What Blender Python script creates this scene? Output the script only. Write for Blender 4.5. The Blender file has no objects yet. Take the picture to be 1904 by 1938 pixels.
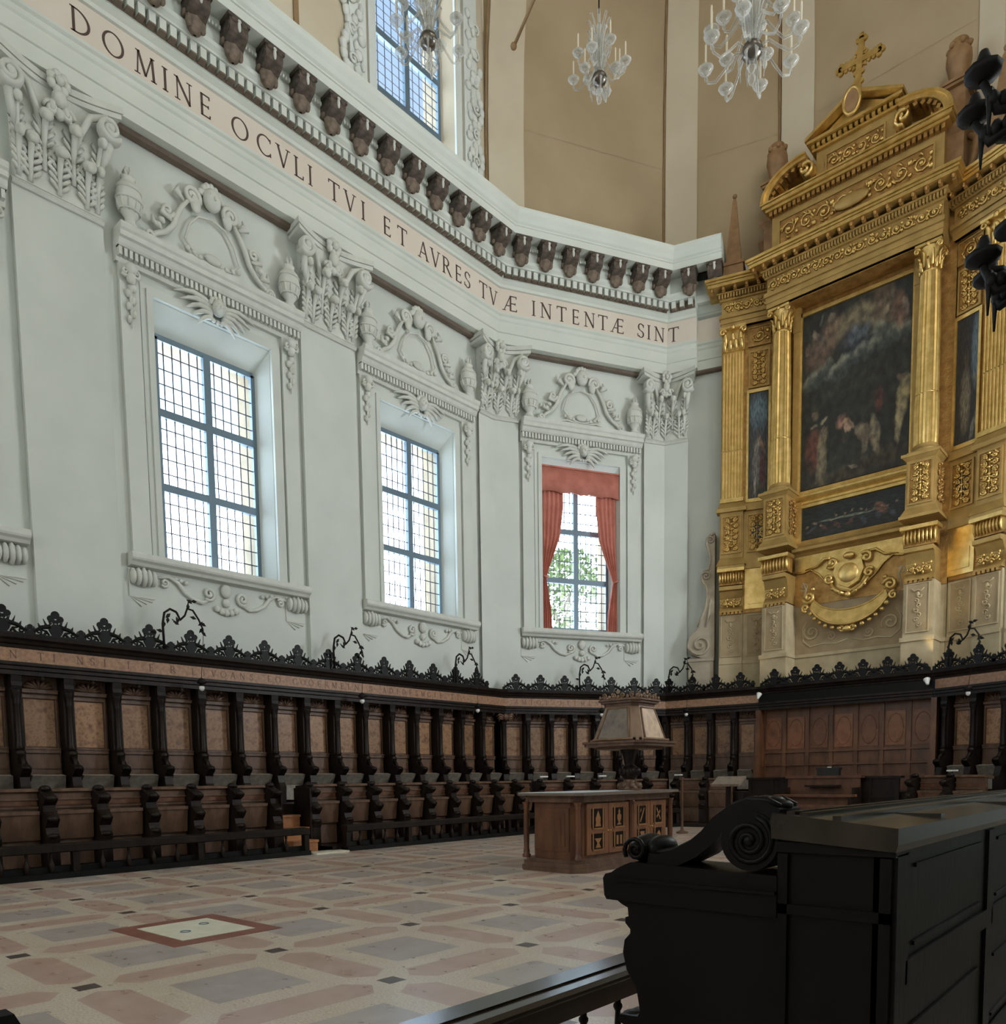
import bpy, math, random
from math import sin, cos, pi, radians, tan, atan2, sqrt, hypot
from mathutils import Matrix, Vector
random.seed(7)
SC = bpy.context.scene
COL = SC.collection

# ------------------------------------------------------------------ materials
def newmat(name):
    m = bpy.data.materials.new(name); m.use_nodes = True
    nt = m.node_tree; nt.nodes.clear()
    out = nt.nodes.new('ShaderNodeOutputMaterial')
    return m, nt, out

def nd(nt, typ, **kw):
    n = nt.nodes.new(typ)
    for k, v in kw.items():
        if k.startswith('i_'):
            n.inputs[k[2:]].default_value = v
        else:
            setattr(n, k, v)
    return n

def ramp(nt, fac, stops):
    r = nt.nodes.new('ShaderNodeValToRGB')
    el = r.color_ramp.elements
    while len(el) < len(stops): el.new(0.5)
    for e, (p, c) in zip(el, stops):
        e.position = p; e.color = (*c, 1)
    nt.links.new(fac, r.inputs[0])
    return r.outputs[0]

def mth(nt, op, a, b=None):
    n = nt.nodes.new('ShaderNodeMath'); n.operation = op
    for i, x in enumerate((a, b)):
        if x is None: continue
        if isinstance(x, (int, float)): n.inputs[i].default_value = x
        else: nt.links.new(x, n.inputs[i])
    return n.outputs[0]

def mixc(nt, fac, a, b):
    n = nt.nodes.new('ShaderNodeMix'); n.data_type = 'RGBA'
    if isinstance(fac, (int, float)): n.inputs[0].default_value = fac
    else: nt.links.new(fac, n.inputs[0])
    for i, x in ((6, a), (7, b)):
        if isinstance(x, tuple): n.inputs[i].default_value = (*x, 1)
        else: nt.links.new(x, n.inputs[i])
    return n.outputs[2]

def plain(name, c1, c2=None, rough=.6, metal=0., scale=3., detail=4., bump=0., bscale=20., stretch=(1, 1, 1), spec=.5, emit=None, coord='Object'):
    m, nt, out = newmat(name)
    b = nd(nt, 'ShaderNodeBsdfPrincipled', i_Roughness=rough, i_Metallic=metal)
    b.inputs['Specular IOR Level'].default_value = spec
    nt.links.new(b.outputs[0], out.inputs[0])
    tc = nd(nt, 'ShaderNodeTexCoord'); mp = nd(nt, 'ShaderNodeMapping'); mp.inputs['Scale'].default_value = stretch
    nt.links.new(tc.outputs[coord], mp.inputs[0])
    if c2:
        n = nd(nt, 'ShaderNodeTexNoise', i_Scale=scale, i_Detail=detail)
        nt.links.new(mp.outputs[0], n.inputs['Vector'])
        nt.links.new(ramp(nt, n.outputs[0], [(.35, c1), (.68, c2)]), b.inputs['Base Color'])
    else:
        b.inputs['Base Color'].default_value = (*c1, 1)
    if bump:
        n2 = nd(nt, 'ShaderNodeTexNoise', i_Scale=bscale, i_Detail=3.)
        nt.links.new(mp.outputs[0], n2.inputs['Vector'])
        bp = nd(nt, 'ShaderNodeBump', i_Strength=bump, i_Distance=.05)
        nt.links.new(n2.outputs[0], bp.inputs['Height']); nt.links.new(bp.outputs[0], b.inputs['Normal'])
    if emit:
        b.inputs['Emission Color'].default_value = (*emit[0], 1); b.inputs['Emission Strength'].default_value = emit[1]
    return m

M = {}
M['plaster'] = plain('white_plaster', (.555, .595, .555), (.625, .66, .615), rough=.85, scale=.6)
M['stucco'] = plain('stucco', (.57, .595, .55), (.64, .655, .61), rough=.85, scale=4)
M['greenish'] = plain('pale_green_plaster', (.60, .645, .59), (.65, .69, .635), rough=.8, scale=1.)
M['pink'] = plain('pink_plaster', (.66, .585, .505), (.70, .63, .55), rough=.85, scale=.8)
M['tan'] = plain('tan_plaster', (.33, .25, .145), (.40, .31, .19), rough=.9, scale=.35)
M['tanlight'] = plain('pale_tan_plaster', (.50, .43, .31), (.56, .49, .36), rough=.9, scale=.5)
M['rib'] = plain('rib_brown', (.22, .13, .06), (.28, .18, .09), rough=.9)
M['letter'] = plain('letter_brown', (.07, .045, .035), (.10, .065, .05), rough=.8)
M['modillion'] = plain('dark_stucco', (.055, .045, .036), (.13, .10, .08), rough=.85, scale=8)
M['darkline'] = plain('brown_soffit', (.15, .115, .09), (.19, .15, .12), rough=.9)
M['iron'] = plain('window_iron', (.13, .19, .24), rough=.5, metal=.3)  # blue-grey tint puts the window glow into the frame colour
M['lead'] = plain('lead_strip', (.06, .065, .075), rough=.6, metal=.3)
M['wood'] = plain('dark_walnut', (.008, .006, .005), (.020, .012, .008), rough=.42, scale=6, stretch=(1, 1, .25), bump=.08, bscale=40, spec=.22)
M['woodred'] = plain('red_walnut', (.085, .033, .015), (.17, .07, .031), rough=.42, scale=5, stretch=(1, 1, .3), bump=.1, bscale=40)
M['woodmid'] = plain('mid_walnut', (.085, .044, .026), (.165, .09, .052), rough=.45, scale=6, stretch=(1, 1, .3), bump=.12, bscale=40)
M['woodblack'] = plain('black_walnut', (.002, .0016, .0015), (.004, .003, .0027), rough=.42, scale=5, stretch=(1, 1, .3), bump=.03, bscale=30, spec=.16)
M['crest'] = plain('ebonised_wood', (.003, .0035, .004), (.008, .008, .009), rough=.5, spec=.2)
M['seatwood'] = plain('lit_seat_wood', (.24, .205, .165), (.36, .32, .27), rough=.55, scale=8)  # seats paler than other walnut, light on them put into the colour
M['frieze'] = plain('inlaid_frieze', (.24, .125, .07), (.40, .225, .13), rough=.5, scale=14)
M['inlayletter'] = plain('frieze_inlay', (.12, .055, .03), rough=.5)
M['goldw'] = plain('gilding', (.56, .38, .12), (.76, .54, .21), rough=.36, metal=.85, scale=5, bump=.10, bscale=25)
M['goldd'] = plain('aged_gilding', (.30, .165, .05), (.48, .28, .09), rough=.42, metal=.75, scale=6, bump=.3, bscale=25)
M['goldflat'] = plain('dull_gilding', (.34, .22, .07), (.46, .30, .10), rough=.5, metal=.45, scale=3)
M['brownwood'] = plain('bare_brown_wood', (.20, .11, .045), (.29, .165, .07), rough=.6, scale=4)
M['stone'] = plain('sandstone', (.40, .32, .19), (.50, .41, .26), rough=.85, scale=2.5)
M['stonepanel'] = plain('brown_stone', (.30, .22, .125), (.38, .29, .17), rough=.85, scale=3)
M['greystone'] = plain('grey_brown_stone', (.34, .29, .22), (.42, .36, .28), rough=.85, scale=3)
M['marble'] = plain('cream_marble', (.62, .60, .48), (.72, .70, .58), rough=.45, scale=5)
M['redmarble'] = plain('red_marble', (.20, .075, .055), (.27, .11, .08), rough=.35, scale=4)
M['silver'] = plain('brushed_metal', (.55, .55, .55), rough=.3, metal=1.)
M['whitepaint'] = plain('white_enamel', (.8, .8, .78), rough=.4)
M['candle'] = plain('candle_wax', (.78, .72, .58), rough=.5)
M['black'] = plain('black_lacquer', (.008, .008, .009), rough=.4)
M['blackiron'] = plain('wrought_iron', (.005, .004, .004), (.009, .008, .007), rough=.6, spec=.2)
M['doorwood'] = plain('lit_door_walnut', (.15, .06, .024), (.25, .105, .042), rough=.42, scale=5, stretch=(1, 1, .3), bump=.1, bscale=40)  # brighter copy of the red walnut, stronger light put into the colour
M['brass'] = plain('brass', (.65, .42, .14), rough=.3, metal=.95)
M['curtain'] = plain('red_curtain', (.42, .14, .10), (.54, .20, .15), rough=.8, scale=3)
M['leafgreen'] = plain('leaf_green', (.035, .06, .010), (.09, .12, .02), rough=.6, scale=2)
M['bark'] = plain('bark', (.10, .075, .05), (.17, .13, .09), rough=.9)
M['desktop'] = plain('worn_desk_wood', (.018, .012, .008), (.036, .025, .016), rough=.2, scale=3, stretch=(2, .4, 1))
M['bulb'] = plain('glass_bulb', (.8, .8, .8), rough=.1)
M['orangewood'] = plain('orange_step_wood', (.30, .12, .045), (.42, .19, .075), rough=.45, scale=5)
M['roughstone'] = plain('outer_brick', (.19, .15, .095), (.25, .20, .13), rough=.9, scale=3)

def intarsia(name, a, b, c, scale=7.):
    m, nt, out = newmat(name)
    bs = nd(nt, 'ShaderNodeBsdfPrincipled', i_Roughness=.42)
    nt.links.new(bs.outputs[0], out.inputs[0])
    tc = nd(nt, 'ShaderNodeTexCoord'); oi = nd(nt, 'ShaderNodeObjectInfo')
    ad = nd(nt, 'ShaderNodeVectorMath', operation='ADD')
    sc = nd(nt, 'ShaderNodeVectorMath', operation='SCALE'); sc.inputs['Scale'].default_value = 37.
    cmb = nd(nt, 'ShaderNodeCombineXYZ')
    for i in range(3): nt.links.new(oi.outputs['Random'], cmb.inputs[i])
    nt.links.new(cmb.outputs[0], sc.inputs[0])
    nt.links.new(tc.outputs['Object'], ad.inputs[0]); nt.links.new(sc.outputs[0], ad.inputs[1])
    v = nd(nt, 'ShaderNodeTexVoronoi', i_Scale=scale); v.feature = 'F1'
    n = nd(nt, 'ShaderNodeTexNoise', i_Scale=scale * .45, i_Detail=6.)
    nt.links.new(ad.outputs[0], v.inputs['Vector']); nt.links.new(ad.outputs[0], n.inputs['Vector'])
    f = mth(nt, 'ADD', mth(nt, 'MULTIPLY', v.outputs['Distance'], .25), mth(nt, 'MULTIPLY', n.outputs[0], .85))
    colr = ramp(nt, f, [(.30, a), (.47, b), (.62, c), (.70, b)])
    dk = mth(nt, 'ADD', mth(nt, 'MULTIPLY', oi.outputs['Random'], .45), .7)
    mul = nd(nt, 'ShaderNodeVectorMath', operation='SCALE')
    nt.links.new(colr, mul.inputs[0]); nt.links.new(dk, mul.inputs['Scale'])
    nt.links.new(mul.outputs[0], bs.inputs['Base Color'])
    return m
M['intarsia'] = intarsia('intarsia_panel', (.12, .056, .028), (.25, .125, .06), (.38, .21, .108), 13.)
M['intarsiared'] = intarsia('red_intarsia_panel', (.09, .033, .016), (.17, .062, .027), (.22, .09, .04), 5.)
M['intarsiagrey'] = intarsia('grey_wood_panel', (.11, .085, .062), (.18, .14, .105), (.23, .18, .14), 10.)

def glass_mat(name, tint=(.93, .97, 1.), gl=.06):
    m, nt, out = newmat(name)
    t = nd(nt, 'ShaderNodeBsdfTransparent'); t.inputs[0].default_value = (*tint, 1)
    g = nd(nt, 'ShaderNodeBsdfGlossy', i_Roughness=.05)
    mx = nd(nt, 'ShaderNodeMixShader'); mx.inputs[0].default_value = gl
    nt.links.new(t.outputs[0], mx.inputs[1]); nt.links.new(g.outputs[0], mx.inputs[2]); nt.links.new(mx.outputs[0], out.inputs[0])
    return m
M['pane'] = glass_mat('leaded_glass')
def crystal_mat():
    m, nt, out = newmat('cut_crystal')
    t = nd(nt, 'ShaderNodeBsdfTransparent'); t.inputs[0].default_value = (.86, .86, .84, 1)
    g = nd(nt, 'ShaderNodeBsdfPrincipled', i_Roughness=.12); g.inputs['Base Color'].default_value = (.82, .82, .79, 1)
    g.inputs['Specular IOR Level'].default_value = 1.
    lw = nd(nt, 'ShaderNodeLayerWeight', i_Blend=.45)
    f = mth(nt, 'ADD', mth(nt, 'MULTIPLY', lw.outputs['Facing'], .6), .12)
    mx = nd(nt, 'ShaderNodeMixShader')
    nt.links.new(f, mx.inputs[0]); nt.links.new(t.outputs[0], mx.inputs[1]); nt.links.new(g.outputs[0], mx.inputs[2]); nt.links.new(mx.outputs[0], out.inputs[0])
    return m
M['crystal'] = crystal_mat()

def floor_mat():
    m, nt, out = newmat('inlaid_marble_floor')
    bs = nd(nt, 'ShaderNodeBsdfPrincipled'); nt.links.new(bs.outputs[0], out.inputs[0]); bs.inputs['Specular IOR Level'].default_value = 1.; bs.inputs['IOR'].default_value = 1.6
    tc = nd(nt, 'ShaderNodeTexCoord'); sp = nd(nt, 'ShaderNodeSeparateXYZ')
    nt.links.new(tc.outputs['Object'], sp.inputs[0])
    def dist(o, off, pitch):          # distance to the nearest line of the tile grid, 0..0.5
        f = mth(nt, 'FRACT', mth(nt, 'ADD', mth(nt, 'MULTIPLY', mth(nt, 'ADD', o, off), 1 / pitch), 100.5))
        return mth(nt, 'ABSOLUTE', mth(nt, 'SUBTRACT', f, .5))
    du = dist(sp.outputs[0], 6.30, 1.665); dv = dist(sp.outputs[1], -2.14, 1.635)
    mn = mth(nt, 'MINIMUM', du, dv); mx = mth(nt, 'MAXIMUM', du, dv)
    sq = mth(nt, 'GREATER_THAN', mn, .265)
    node = mth(nt, 'LESS_THAN', mx, .052)
    hexm = mth(nt, 'MULTIPLY', mth(nt, 'LESS_THAN', mn, .115), mth(nt, 'GREATER_THAN', mth(nt, 'SUBTRACT', mx, mth(nt, 'MULTIPLY', mn, .7)), .115))
    n1 = nd(nt, 'ShaderNodeTexNoise', i_Scale=55., i_Detail=2.); nt.links.new(tc.outputs['Object'], n1.inputs['Vector'])
    n2 = nd(nt, 'ShaderNodeTexNoise', i_Scale=.9, i_Detail=5.); nt.links.new(tc.outputs['Object'], n2.inputs['Vector'])
    n3 = nd(nt, 'ShaderNodeTexNoise', i_Scale=5., i_Detail=4.); nt.links.new(tc.outputs['Object'], n3.inputs['Vector'])
    base = ramp(nt, n1.outputs[0], [(.35, (.52, .45, .365)), (.65, (.74, .655, .56))])
    pink = ramp(nt, n3.outputs[0], [(.3, (.46, .32, .265)), (.7, (.55, .405, .35))])
    grey = ramp(nt, n3.outputs[0], [(.3, (.39, .35, .335)), (.7, (.48, .44, .425))])
    c = mixc(nt, hexm, base, pink); c = mixc(nt, sq, c, grey); c = mixc(nt, node, c, (.075, .055, .05))
    wear = ramp(nt, n2.outputs[0], [(.3, (.90, .85, .79)), (.7, (1., 1., 1.))])
    mu = nd(nt, 'ShaderNodeMix', data_type='RGBA', blend_type='MULTIPLY'); mu.inputs[0].default_value = 1.
    nt.links.new(c, mu.inputs[6]); nt.links.new(wear, mu.inputs[7])
    nt.links.new(mu.outputs[2], bs.inputs['Base Color'])
    rr = ramp(nt, n3.outputs[0], [(.3, (.27,) * 3), (.75, (.31,) * 3)])
    nt.links.new(rr, bs.inputs['Roughness'])
    bp = nd(nt, 'ShaderNodeBump', i_Strength=.06, i_Distance=.01); nt.links.new(n1.outputs[0], bp.inputs['Height']); nt.links.new(bp.outputs[0], bs.inputs['Normal'])
    return m
M['floor'] = floor_mat()

def painting_mat(name, base, blobs, noise=.35):
    """A painted canvas: soft elliptical strokes over a dark ground (canvas coordinates 0..1 across and up)."""
    m, nt, out = newmat(name)
    bs = nd(nt, 'ShaderNodeBsdfPrincipled', i_Roughness=.5); nt.links.new(bs.outputs[0], out.inputs[0])
    tc = nd(nt, 'ShaderNodeTexCoord'); sp = nd(nt, 'ShaderNodeSeparateXYZ')
    nz = nd(nt, 'ShaderNodeTexNoise', i_Scale=11., i_Detail=7.); nt.links.new(tc.outputs['Generated'], nz.inputs['Vector'])
    wob = nd(nt, 'ShaderNodeMix', data_type='RGBA', blend_type='LINEAR_LIGHT'); wob.inputs[0].default_value = .045
    nt.links.new(tc.outputs['Generated'], wob.inputs[6]); nt.links.new(nz.outputs['Color'], wob.inputs[7])
    nt.links.new(wob.outputs[2], sp.inputs[0])
    X, Z = sp.outputs[0], sp.outputs[2]
    n2 = nd(nt, 'ShaderNodeTexNoise', i_Scale=5., i_Detail=6.); nt.links.new(tc.outputs['Generated'], n2.inputs['Vector'])
    c = ramp(nt, n2.outputs[0], [(.3, tuple(v * (1 - noise) for v in base)), (.7, tuple(v * (1 + noise) for v in base))])
    for (bx, bz, rx, rz, ang, colr, st) in blobs:
        ca, sa = cos(radians(ang)), sin(radians(ang))
        dx = mth(nt, 'SUBTRACT', X, bx); dz = mth(nt, 'SUBTRACT', Z, bz)
        u = mth(nt, 'ADD', mth(nt, 'MULTIPLY', dx, ca / rx), mth(nt, 'MULTIPLY', dz, sa / rx))
        v = mth(nt, 'ADD', mth(nt, 'MULTIPLY', dx, -sa / rz), mth(nt, 'MULTIPLY', dz, ca / rz))
        d = mth(nt, 'ADD', mth(nt, 'MULTIPLY', u, u), mth(nt, 'MULTIPLY', v, v))
        f = mth(nt, 'MULTIPLY', mth(nt, 'SUBTRACT', 1.35, d), st * .95)
        n = nt.nodes.new('ShaderNodeClamp'); n.inputs['Max'].default_value = st; nt.links.new(f, n.inputs[0])
        c = mixc(nt, n.outputs[0], c, colr)
    n4 = nd(nt, 'ShaderNodeTexNoise', i_Scale=17., i_Detail=5.); mp = nd(nt, 'ShaderNodeMapping'); mp.inputs['Scale'].default_value = (1., 1., 1.); mp.inputs['Rotation'].default_value = (0, .5, 0)
    nt.links.new(tc.outputs['Generated'], mp.inputs[0]); nt.links.new(mp.outputs[0], n4.inputs['Vector'])
    mu = nd(nt, 'ShaderNodeMix', data_type='RGBA', blend_type='MULTIPLY'); mu.inputs[0].default_value = 1.
    nt.links.new(c, mu.inputs[6]); nt.links.new(ramp(nt, n4.outputs[0], [(.36, (.45, .45, .47)), (.5, (.95, .93, .9)), (.66, (1.6, 1.5, 1.35))]), mu.inputs[7])
    nt.links.new(mu.outputs[2], bs.inputs['Base Color'])
    return m

# ------------------------------------------------------------------ mesh builder
class MB:
    def __init__(s, M0=None):
        s.v = []; s.f = []; s.sm = []; s.mi = []; s.M = M0 or Matrix(); s.mat = 0
    def add(s, vs, fs, smooth=False):
        b = len(s.v); T = s.M
        s.v.extend((T @ Vector(v))[:] for v in vs)
        for f in fs:
            s.f.append([b + i for i in f]); s.sm.append(smooth); s.mi.append(s.mat)
    def box(s, x0, y0, z0, x1, y1, z1):
        s.add([(x0, y0, z0), (x1, y0, z0), (x1, y1, z0), (x0, y1, z0), (x0, y0, z1), (x1, y0, z1), (x1, y1, z1), (x0, y1, z1)],
              [(0, 3, 2, 1), (4, 5, 6, 7), (0, 1, 5, 4), (1, 2, 6, 5), (2, 3, 7, 6), (3, 0, 4, 7)])
    def frust(s, r0, r1):             # r = (x0,y0,x1,y1,z)
        (a, b, c, d, z), (e, f, g, h, w) = r0, r1
        s.add([(a, b, z), (c, b, z), (c, d, z), (a, d, z), (e, f, w), (g, f, w), (g, h, w), (e, h, w)],
              [(0, 3, 2, 1), (4, 5, 6, 7), (0, 1, 5, 4), (1, 2, 6, 5), (2, 3, 7, 6), (3, 0, 4, 7)])
    def prism(s, pts, d0, d1, ax='y', smooth=False):
        n = len(pts)
        def P(p, d):
            if ax == 'y': return (p[0], d, p[1])
            if ax == 'x': return (d, p[0], p[1])
            return (p[0], p[1], d)
        vs = [P(p, d0) for p in pts] + [P(p, d1) for p in pts]
        fs = [tuple(range(n)), tuple(range(2 * n - 1, n - 1, -1))]
        s.add(vs, fs)
        b = len(s.v) - 2 * n
        for i in range(n):
            j = (i + 1) % n
            s.f.append([b + i, b + n + i, b + n + j, b + j]); s.sm.append(smooth); s.mi.append(s.mat)
    def lathe(s, prof, n=16, c=(0, 0), a0=0., a1=2 * pi, smooth=True, sx=1., sy=1., flute=0.):
        full = abs(a1 - a0 - 2 * pi) < 1e-6
        m = n if full else n + 1
        vs = []
        for r, z in prof:
            for i in range(m):
                a = a0 + (a1 - a0) * i / n
                q = r * (1 - flute * (i % 2))
                vs.append((c[0] + q * cos(a) * sx, c[1] + q * sin(a) * sy, z))
        fs = []
        for k in range(len(prof) - 1):
            for i in range(n):
                j = (i + 1) % m
                fs.append((k * m + i, k * m + j, (k + 1) * m + j, (k + 1) * m + i))
        s.add(vs, fs, smooth)
    def tube(s, pts, r, n=6, caps=True, smooth=True, flat=1.):
        pts = [Vector(p) for p in pts]; k = len(pts)
        rs = r if isinstance(r, (list, tuple)) else [r] * k
        vs = []; up = None
        for i, p in enumerate(pts):
            t = (pts[min(i + 1, k - 1)] - pts[max(i - 1, 0)])
            if t.length < 1e-9: t = Vector((0, 0, 1))
            t.normalize()
            if up is None:
                up = Vector((0, 1, 0)) if abs(t.y) < .9 else Vector((1, 0, 0))
            up = up - t * up.dot(t)
            if up.length < 1e-6: up = t.orthogonal()
            up.normalize(); sd = t.cross(up)
            for j in range(n):
                a = 2 * pi * j / n
                vs.append((p + (up * cos(a) * flat + sd * sin(a)) * rs[i])[:])
        fs = [(i * n + j, i * n + (j + 1) % n, (i + 1) * n + (j + 1) % n, (i + 1) * n + j) for i in range(k - 1) for j in range(n)]
        if caps:
            fs.append(tuple(range(n - 1, -1, -1))); fs.append(tuple((k - 1) * n + j for j in range(n)))
        s.add(vs, fs, smooth)
    def ball(s, c, r, nu=8, nv=6):
        rx, ry, rz = r if isinstance(r, tuple) else (r, r, r)
        vs = [(c[0], c[1], c[2] - rz)]
        for k in range(1, nv):
            t = -pi / 2 + pi * k / nv
            for i in range(nu):
                a = 2 * pi * i / nu
                vs.append((c[0] + rx * cos(t) * cos(a), c[1] + ry * cos(t) * sin(a), c[2] + rz * sin(t)))
        vs.append((c[0], c[1], c[2] + rz)); top = len(vs) - 1
        fs = [(0, 1 + (i + 1) % nu, 1 + i) for i in range(nu)]
        for k in range(nv - 2):
            for i in range(nu):
                j = (i + 1) % nu; b = 1 + k * nu
                fs.append((b + i, b + j, b + nu + j, b + nu + i))
        b = 1 + (nv - 2) * nu
        fs += [(b + i, b + (i + 1) % nu, top) for i in range(nu)]
        s.add(vs, fs, True)
    def sweep(s, path, prof, closed_prof=False, smooth=False):
        """profile [(offset to the room side, z)] carried along a plan polyline with mitred corners; the room is to the right of the path"""
        P = [Vector((p[0], p[1])) for p in path]; n = len(P)
        seg = [(P[i + 1] - P[i]).normalized() for i in range(n - 1)]
        nr = [Vector((d.y, -d.x)) for d in seg]
        off = []
        for i in range(n):
            a = nr[max(i - 1, 0)]; b = nr[min(i, n - 2)]
            off.append((a + b) / (1 + a.dot(b)))
        m = len(prof); vs = []
        for i in range(n):
            for (o, z) in prof:
                q = P[i] + off[i] * o; vs.append((q.x, q.y, z))
        mm = m if closed_prof else m - 1
        fs = [(i * m + j, i * m + (j + 1) % m, (i + 1) * m + (j + 1) % m, (i + 1) * m + j) for i in range(n - 1) for j in range(mm)]
        s.add(vs, fs, smooth)
        if closed_prof:
            s.add(vs[:m], [tuple(range(m))]); s.add(vs[-m:], [tuple(range(m - 1, -1, -1))])
    def build(s, name, mat, parent=None, label=None):
        me = bpy.data.meshes.new(name)
        me.from_pydata(s.v, [], s.f)
        me.polygons.foreach_set('use_smooth', s.sm)
        mats = mat if isinstance(mat, (list, tuple)) else [mat]
        for x in mats: me.materials.append(M[x])
        if len(mats) > 1: me.polygons.foreach_set('material_index', s.mi)
        me.update()
        o = bpy.data.objects.new(name, me); COL.objects.link(o)
        if parent is not None: o.parent = parent
        if label: o['label'] = label
        return o

def spiral(cx, cz, r0, r1, turns, a0, n=14, y=0., sgn=1):
    out = []
    for i in range(n + 1):
        t = i / n; a = a0 + sgn * turns * 2 * pi * t; r = r0 + (r1 - r0) * t
        out.append((cx + r * cos(a), y, cz + r * sin(a)))
    return out

def disc(cx, cz, r, n=12, rz=None):
    return [(cx + r * cos(2 * pi * i / n), cz + (rz or r) * sin(2 * pi * i / n)) for i in range(n)]

def tag(o, label, cat, group=None, kind=None):
    o['label'] = label; o['category'] = cat
    if group: o['group'] = group
    if kind: o['kind'] = kind
    return o

def thing(name, Mx, label=None, cat=None, group=None, kind=None):
    o = bpy.data.objects.new(name, None); COL.objects.link(o)
    o.empty_display_size = .1
    o.matrix_world = Mx if isinstance(Mx, Matrix) else Matrix.Translation(Mx)
    if label: tag(o, label, cat, group)
    if kind: o['kind'] = kind
    return o

CH = {}
def kids(o): return [c for c in bpy.data.objects if c.parent == o]
def dup(src, Mx, label=None, group=None):
    r = src.copy(); COL.objects.link(r); r.matrix_world = Mx if isinstance(Mx, Matrix) else Matrix.Translation(Mx)
    if label: r['label'] = label
    if group: r['group'] = group
    if src.name not in CH: CH[src.name] = [(c, kids(c)) for c in kids(src)]
    for c, gs in CH[src.name]:
        d = c.copy(); COL.objects.link(d); d.parent = r
        for g in gs:
            e = g.copy(); COL.objects.link(e); e.parent = d
    return r

def struct(o, label=None, cat=None):
    o['kind'] = 'structure'
    if label: o['label'] = label
    if cat: o['category'] = cat
    return o

ORD = ['first', 'second', 'third', 'fourth', 'fifth', 'sixth', 'seventh', 'eighth', 'ninth', 'tenth', 'eleventh', 'twelfth', 'thirteenth', 'fourteenth', 'fifteenth', 'sixteenth', 'seventeenth', 'eighteenth']

# ------------------------------------------------------------------ plan of the choir
ANG = [0, 28, 70, 90, 110, 152, 180]
DV = [Vector((sin(radians(a)), cos(radians(a)))) for a in ANG]      # along each wall, left to right as seen from inside
NV = [Vector((cos(radians(a)), -sin(radians(a)))) for a in ANG]     # into the room
XC = -8.22
c12 = Vector((-17.2, 18.734)); c23 = Vector((-14.277, 24.231))
c34 = c23 + DV[2] * 3.55
c45 = Vector((2 * XC - c34.x, c34.y)); c56 = Vector((2 * XC - c23.x, c23.y)); c67 = Vector((2 * XC - c12.x, c12.y))
XR = c67.x
START = [Vector((-17.2, 0)), c12, c23, c34, c45, c56, c67]
LEN = [c12.y, (c23 - c12).length, (c34 - c23).length, (c45 - c34).length, (c56 - c45).length, (c67 - c56).length, 20]
def WF(k, s, z=0., off=0.):
    """frame on wall k: x along the wall, y into the wall, z up"""
    p = START[k] + DV[k] * s + NV[k] * off
    d, n = DV[k], NV[k]
    return Matrix(((d.x, -n.x, 0, p.x), (d.y, -n.y, 0, p.y), (0, 0, 1, z), (0, 0, 0, 1)))
T3 = lambda x, y, z: Matrix.Translation((x, y, z))

def corner_at(i, off):
    return START[i] + (NV[i - 1] + NV[i]) * (off / (1 + NV[i - 1].dot(NV[i])))
STS = [START[0], c12, corner_at(2, .12), corner_at(3, .80), corner_at(4, .80), corner_at(5, .80)]
DVS = [(STS[i + 1] - STS[i]).normalized() for i in range(5)]
NVS = [Vector((d.y, -d.x)) for d in DVS]
LS = [(STS[i + 1] - STS[i]).length for i in range(5)]
def WS(k, s, z=0., off=0.):
    p = STS[k] + DVS[k] * s + NVS[k] * off
    d, n = DVS[k], NVS[k]
    return Matrix(((d.x, -n.x, 0, p.x), (d.y, -n.y, 0, p.y), (0, 0, 1, z), (0, 0, 0, 1)))
SKY, LRIGHT, LAPSE, LUP, LNAVE, LSPOT, EXPO = 1.0, (70, 110, 30), 640, 300, 900, 45, 0.
# ------------------------------------------------------------------ shell
REC = .12                              # plain wall lies this far behind the pilaster faces
def wall_row(mb, s0, s1, z0, z1, wins, zl, zh, gl, gh, hf=1.42, hg=1.2, y0=REC, ym=.62, y1=1.25):
    """wall with a row of splayed window openings (face half width hf, glass half width hg)"""
    def layer(ya, yb, h, a, b):
        x = s0
        for w in wins:
            mb.box(x, ya, z0, w - h, yb, z1)
            if a > z0: mb.box(w - h, ya, z0, w + h, yb, a)
            if b < z1: mb.box(w - h, ya, b, w + h, yb, z1)
            x = w + h
        mb.box(x, ya, z0, s1, yb, z1)
    layer(y0, ym, hf, zl, zh); layer(ym, y1, hg, gl, gh)
    for w in wins:
        A = [(w - hf, y0, zl), (w + hf, y0, zl), (w + hf, y0, zh), (w - hf, y0, zh)]
        B = [(w - hg, ym, gl), (w + hg, ym, gl), (w + hg, ym, gh), (w - hg, ym, gh)]
        mb.add(A + B, [(i, (i + 1) % 4, 4 + (i + 1) % 4, 4 + i) for i in range(4)])

W1C = [-3.2, 3.05, 9.40, 15.6]; W2C = [3.09]
ZL, ZH, GL, GH = 6.48, 12.0, 6.62, 11.5
UZL, UZH, UGL, UGH = 18.6, 25.2, 18.75, 24.9
ZT = 18.3
def wallobj(name, k, s0, s1, wins, label):
    mb = MB(WF(k, 0)); wall_row(mb, s0, s1, 0, ZT, wins, ZL, ZH, GL, GH)
    struct(mb.build(name, 'plaster'), label, 'wall')
wallobj('wall_left', 0, -12, LEN[0] + .5, W1C, 'long white plaster choir wall with three tall windows')
wallobj('wall_apse', 1, -.2, LEN[1] + .5, W2C, 'angled white plaster wall with the curtained window')
mb = MB(WF(2, 0)); mb.box(-.3, REC, 0, LEN[2] + .3, 1.2, ZT)
struct(mb.build('wall_altar_side', 'plaster'), 'narrow white wall left of the golden altarpiece', 'wall')
mb = MB(WF(3, 0)); mb.box(-.3, REC, 0, LEN[3] + .3, 1.2, ZT)
struct(mb.build('wall_back', 'plaster'), 'end wall behind the golden altarpiece', 'wall')
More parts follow.
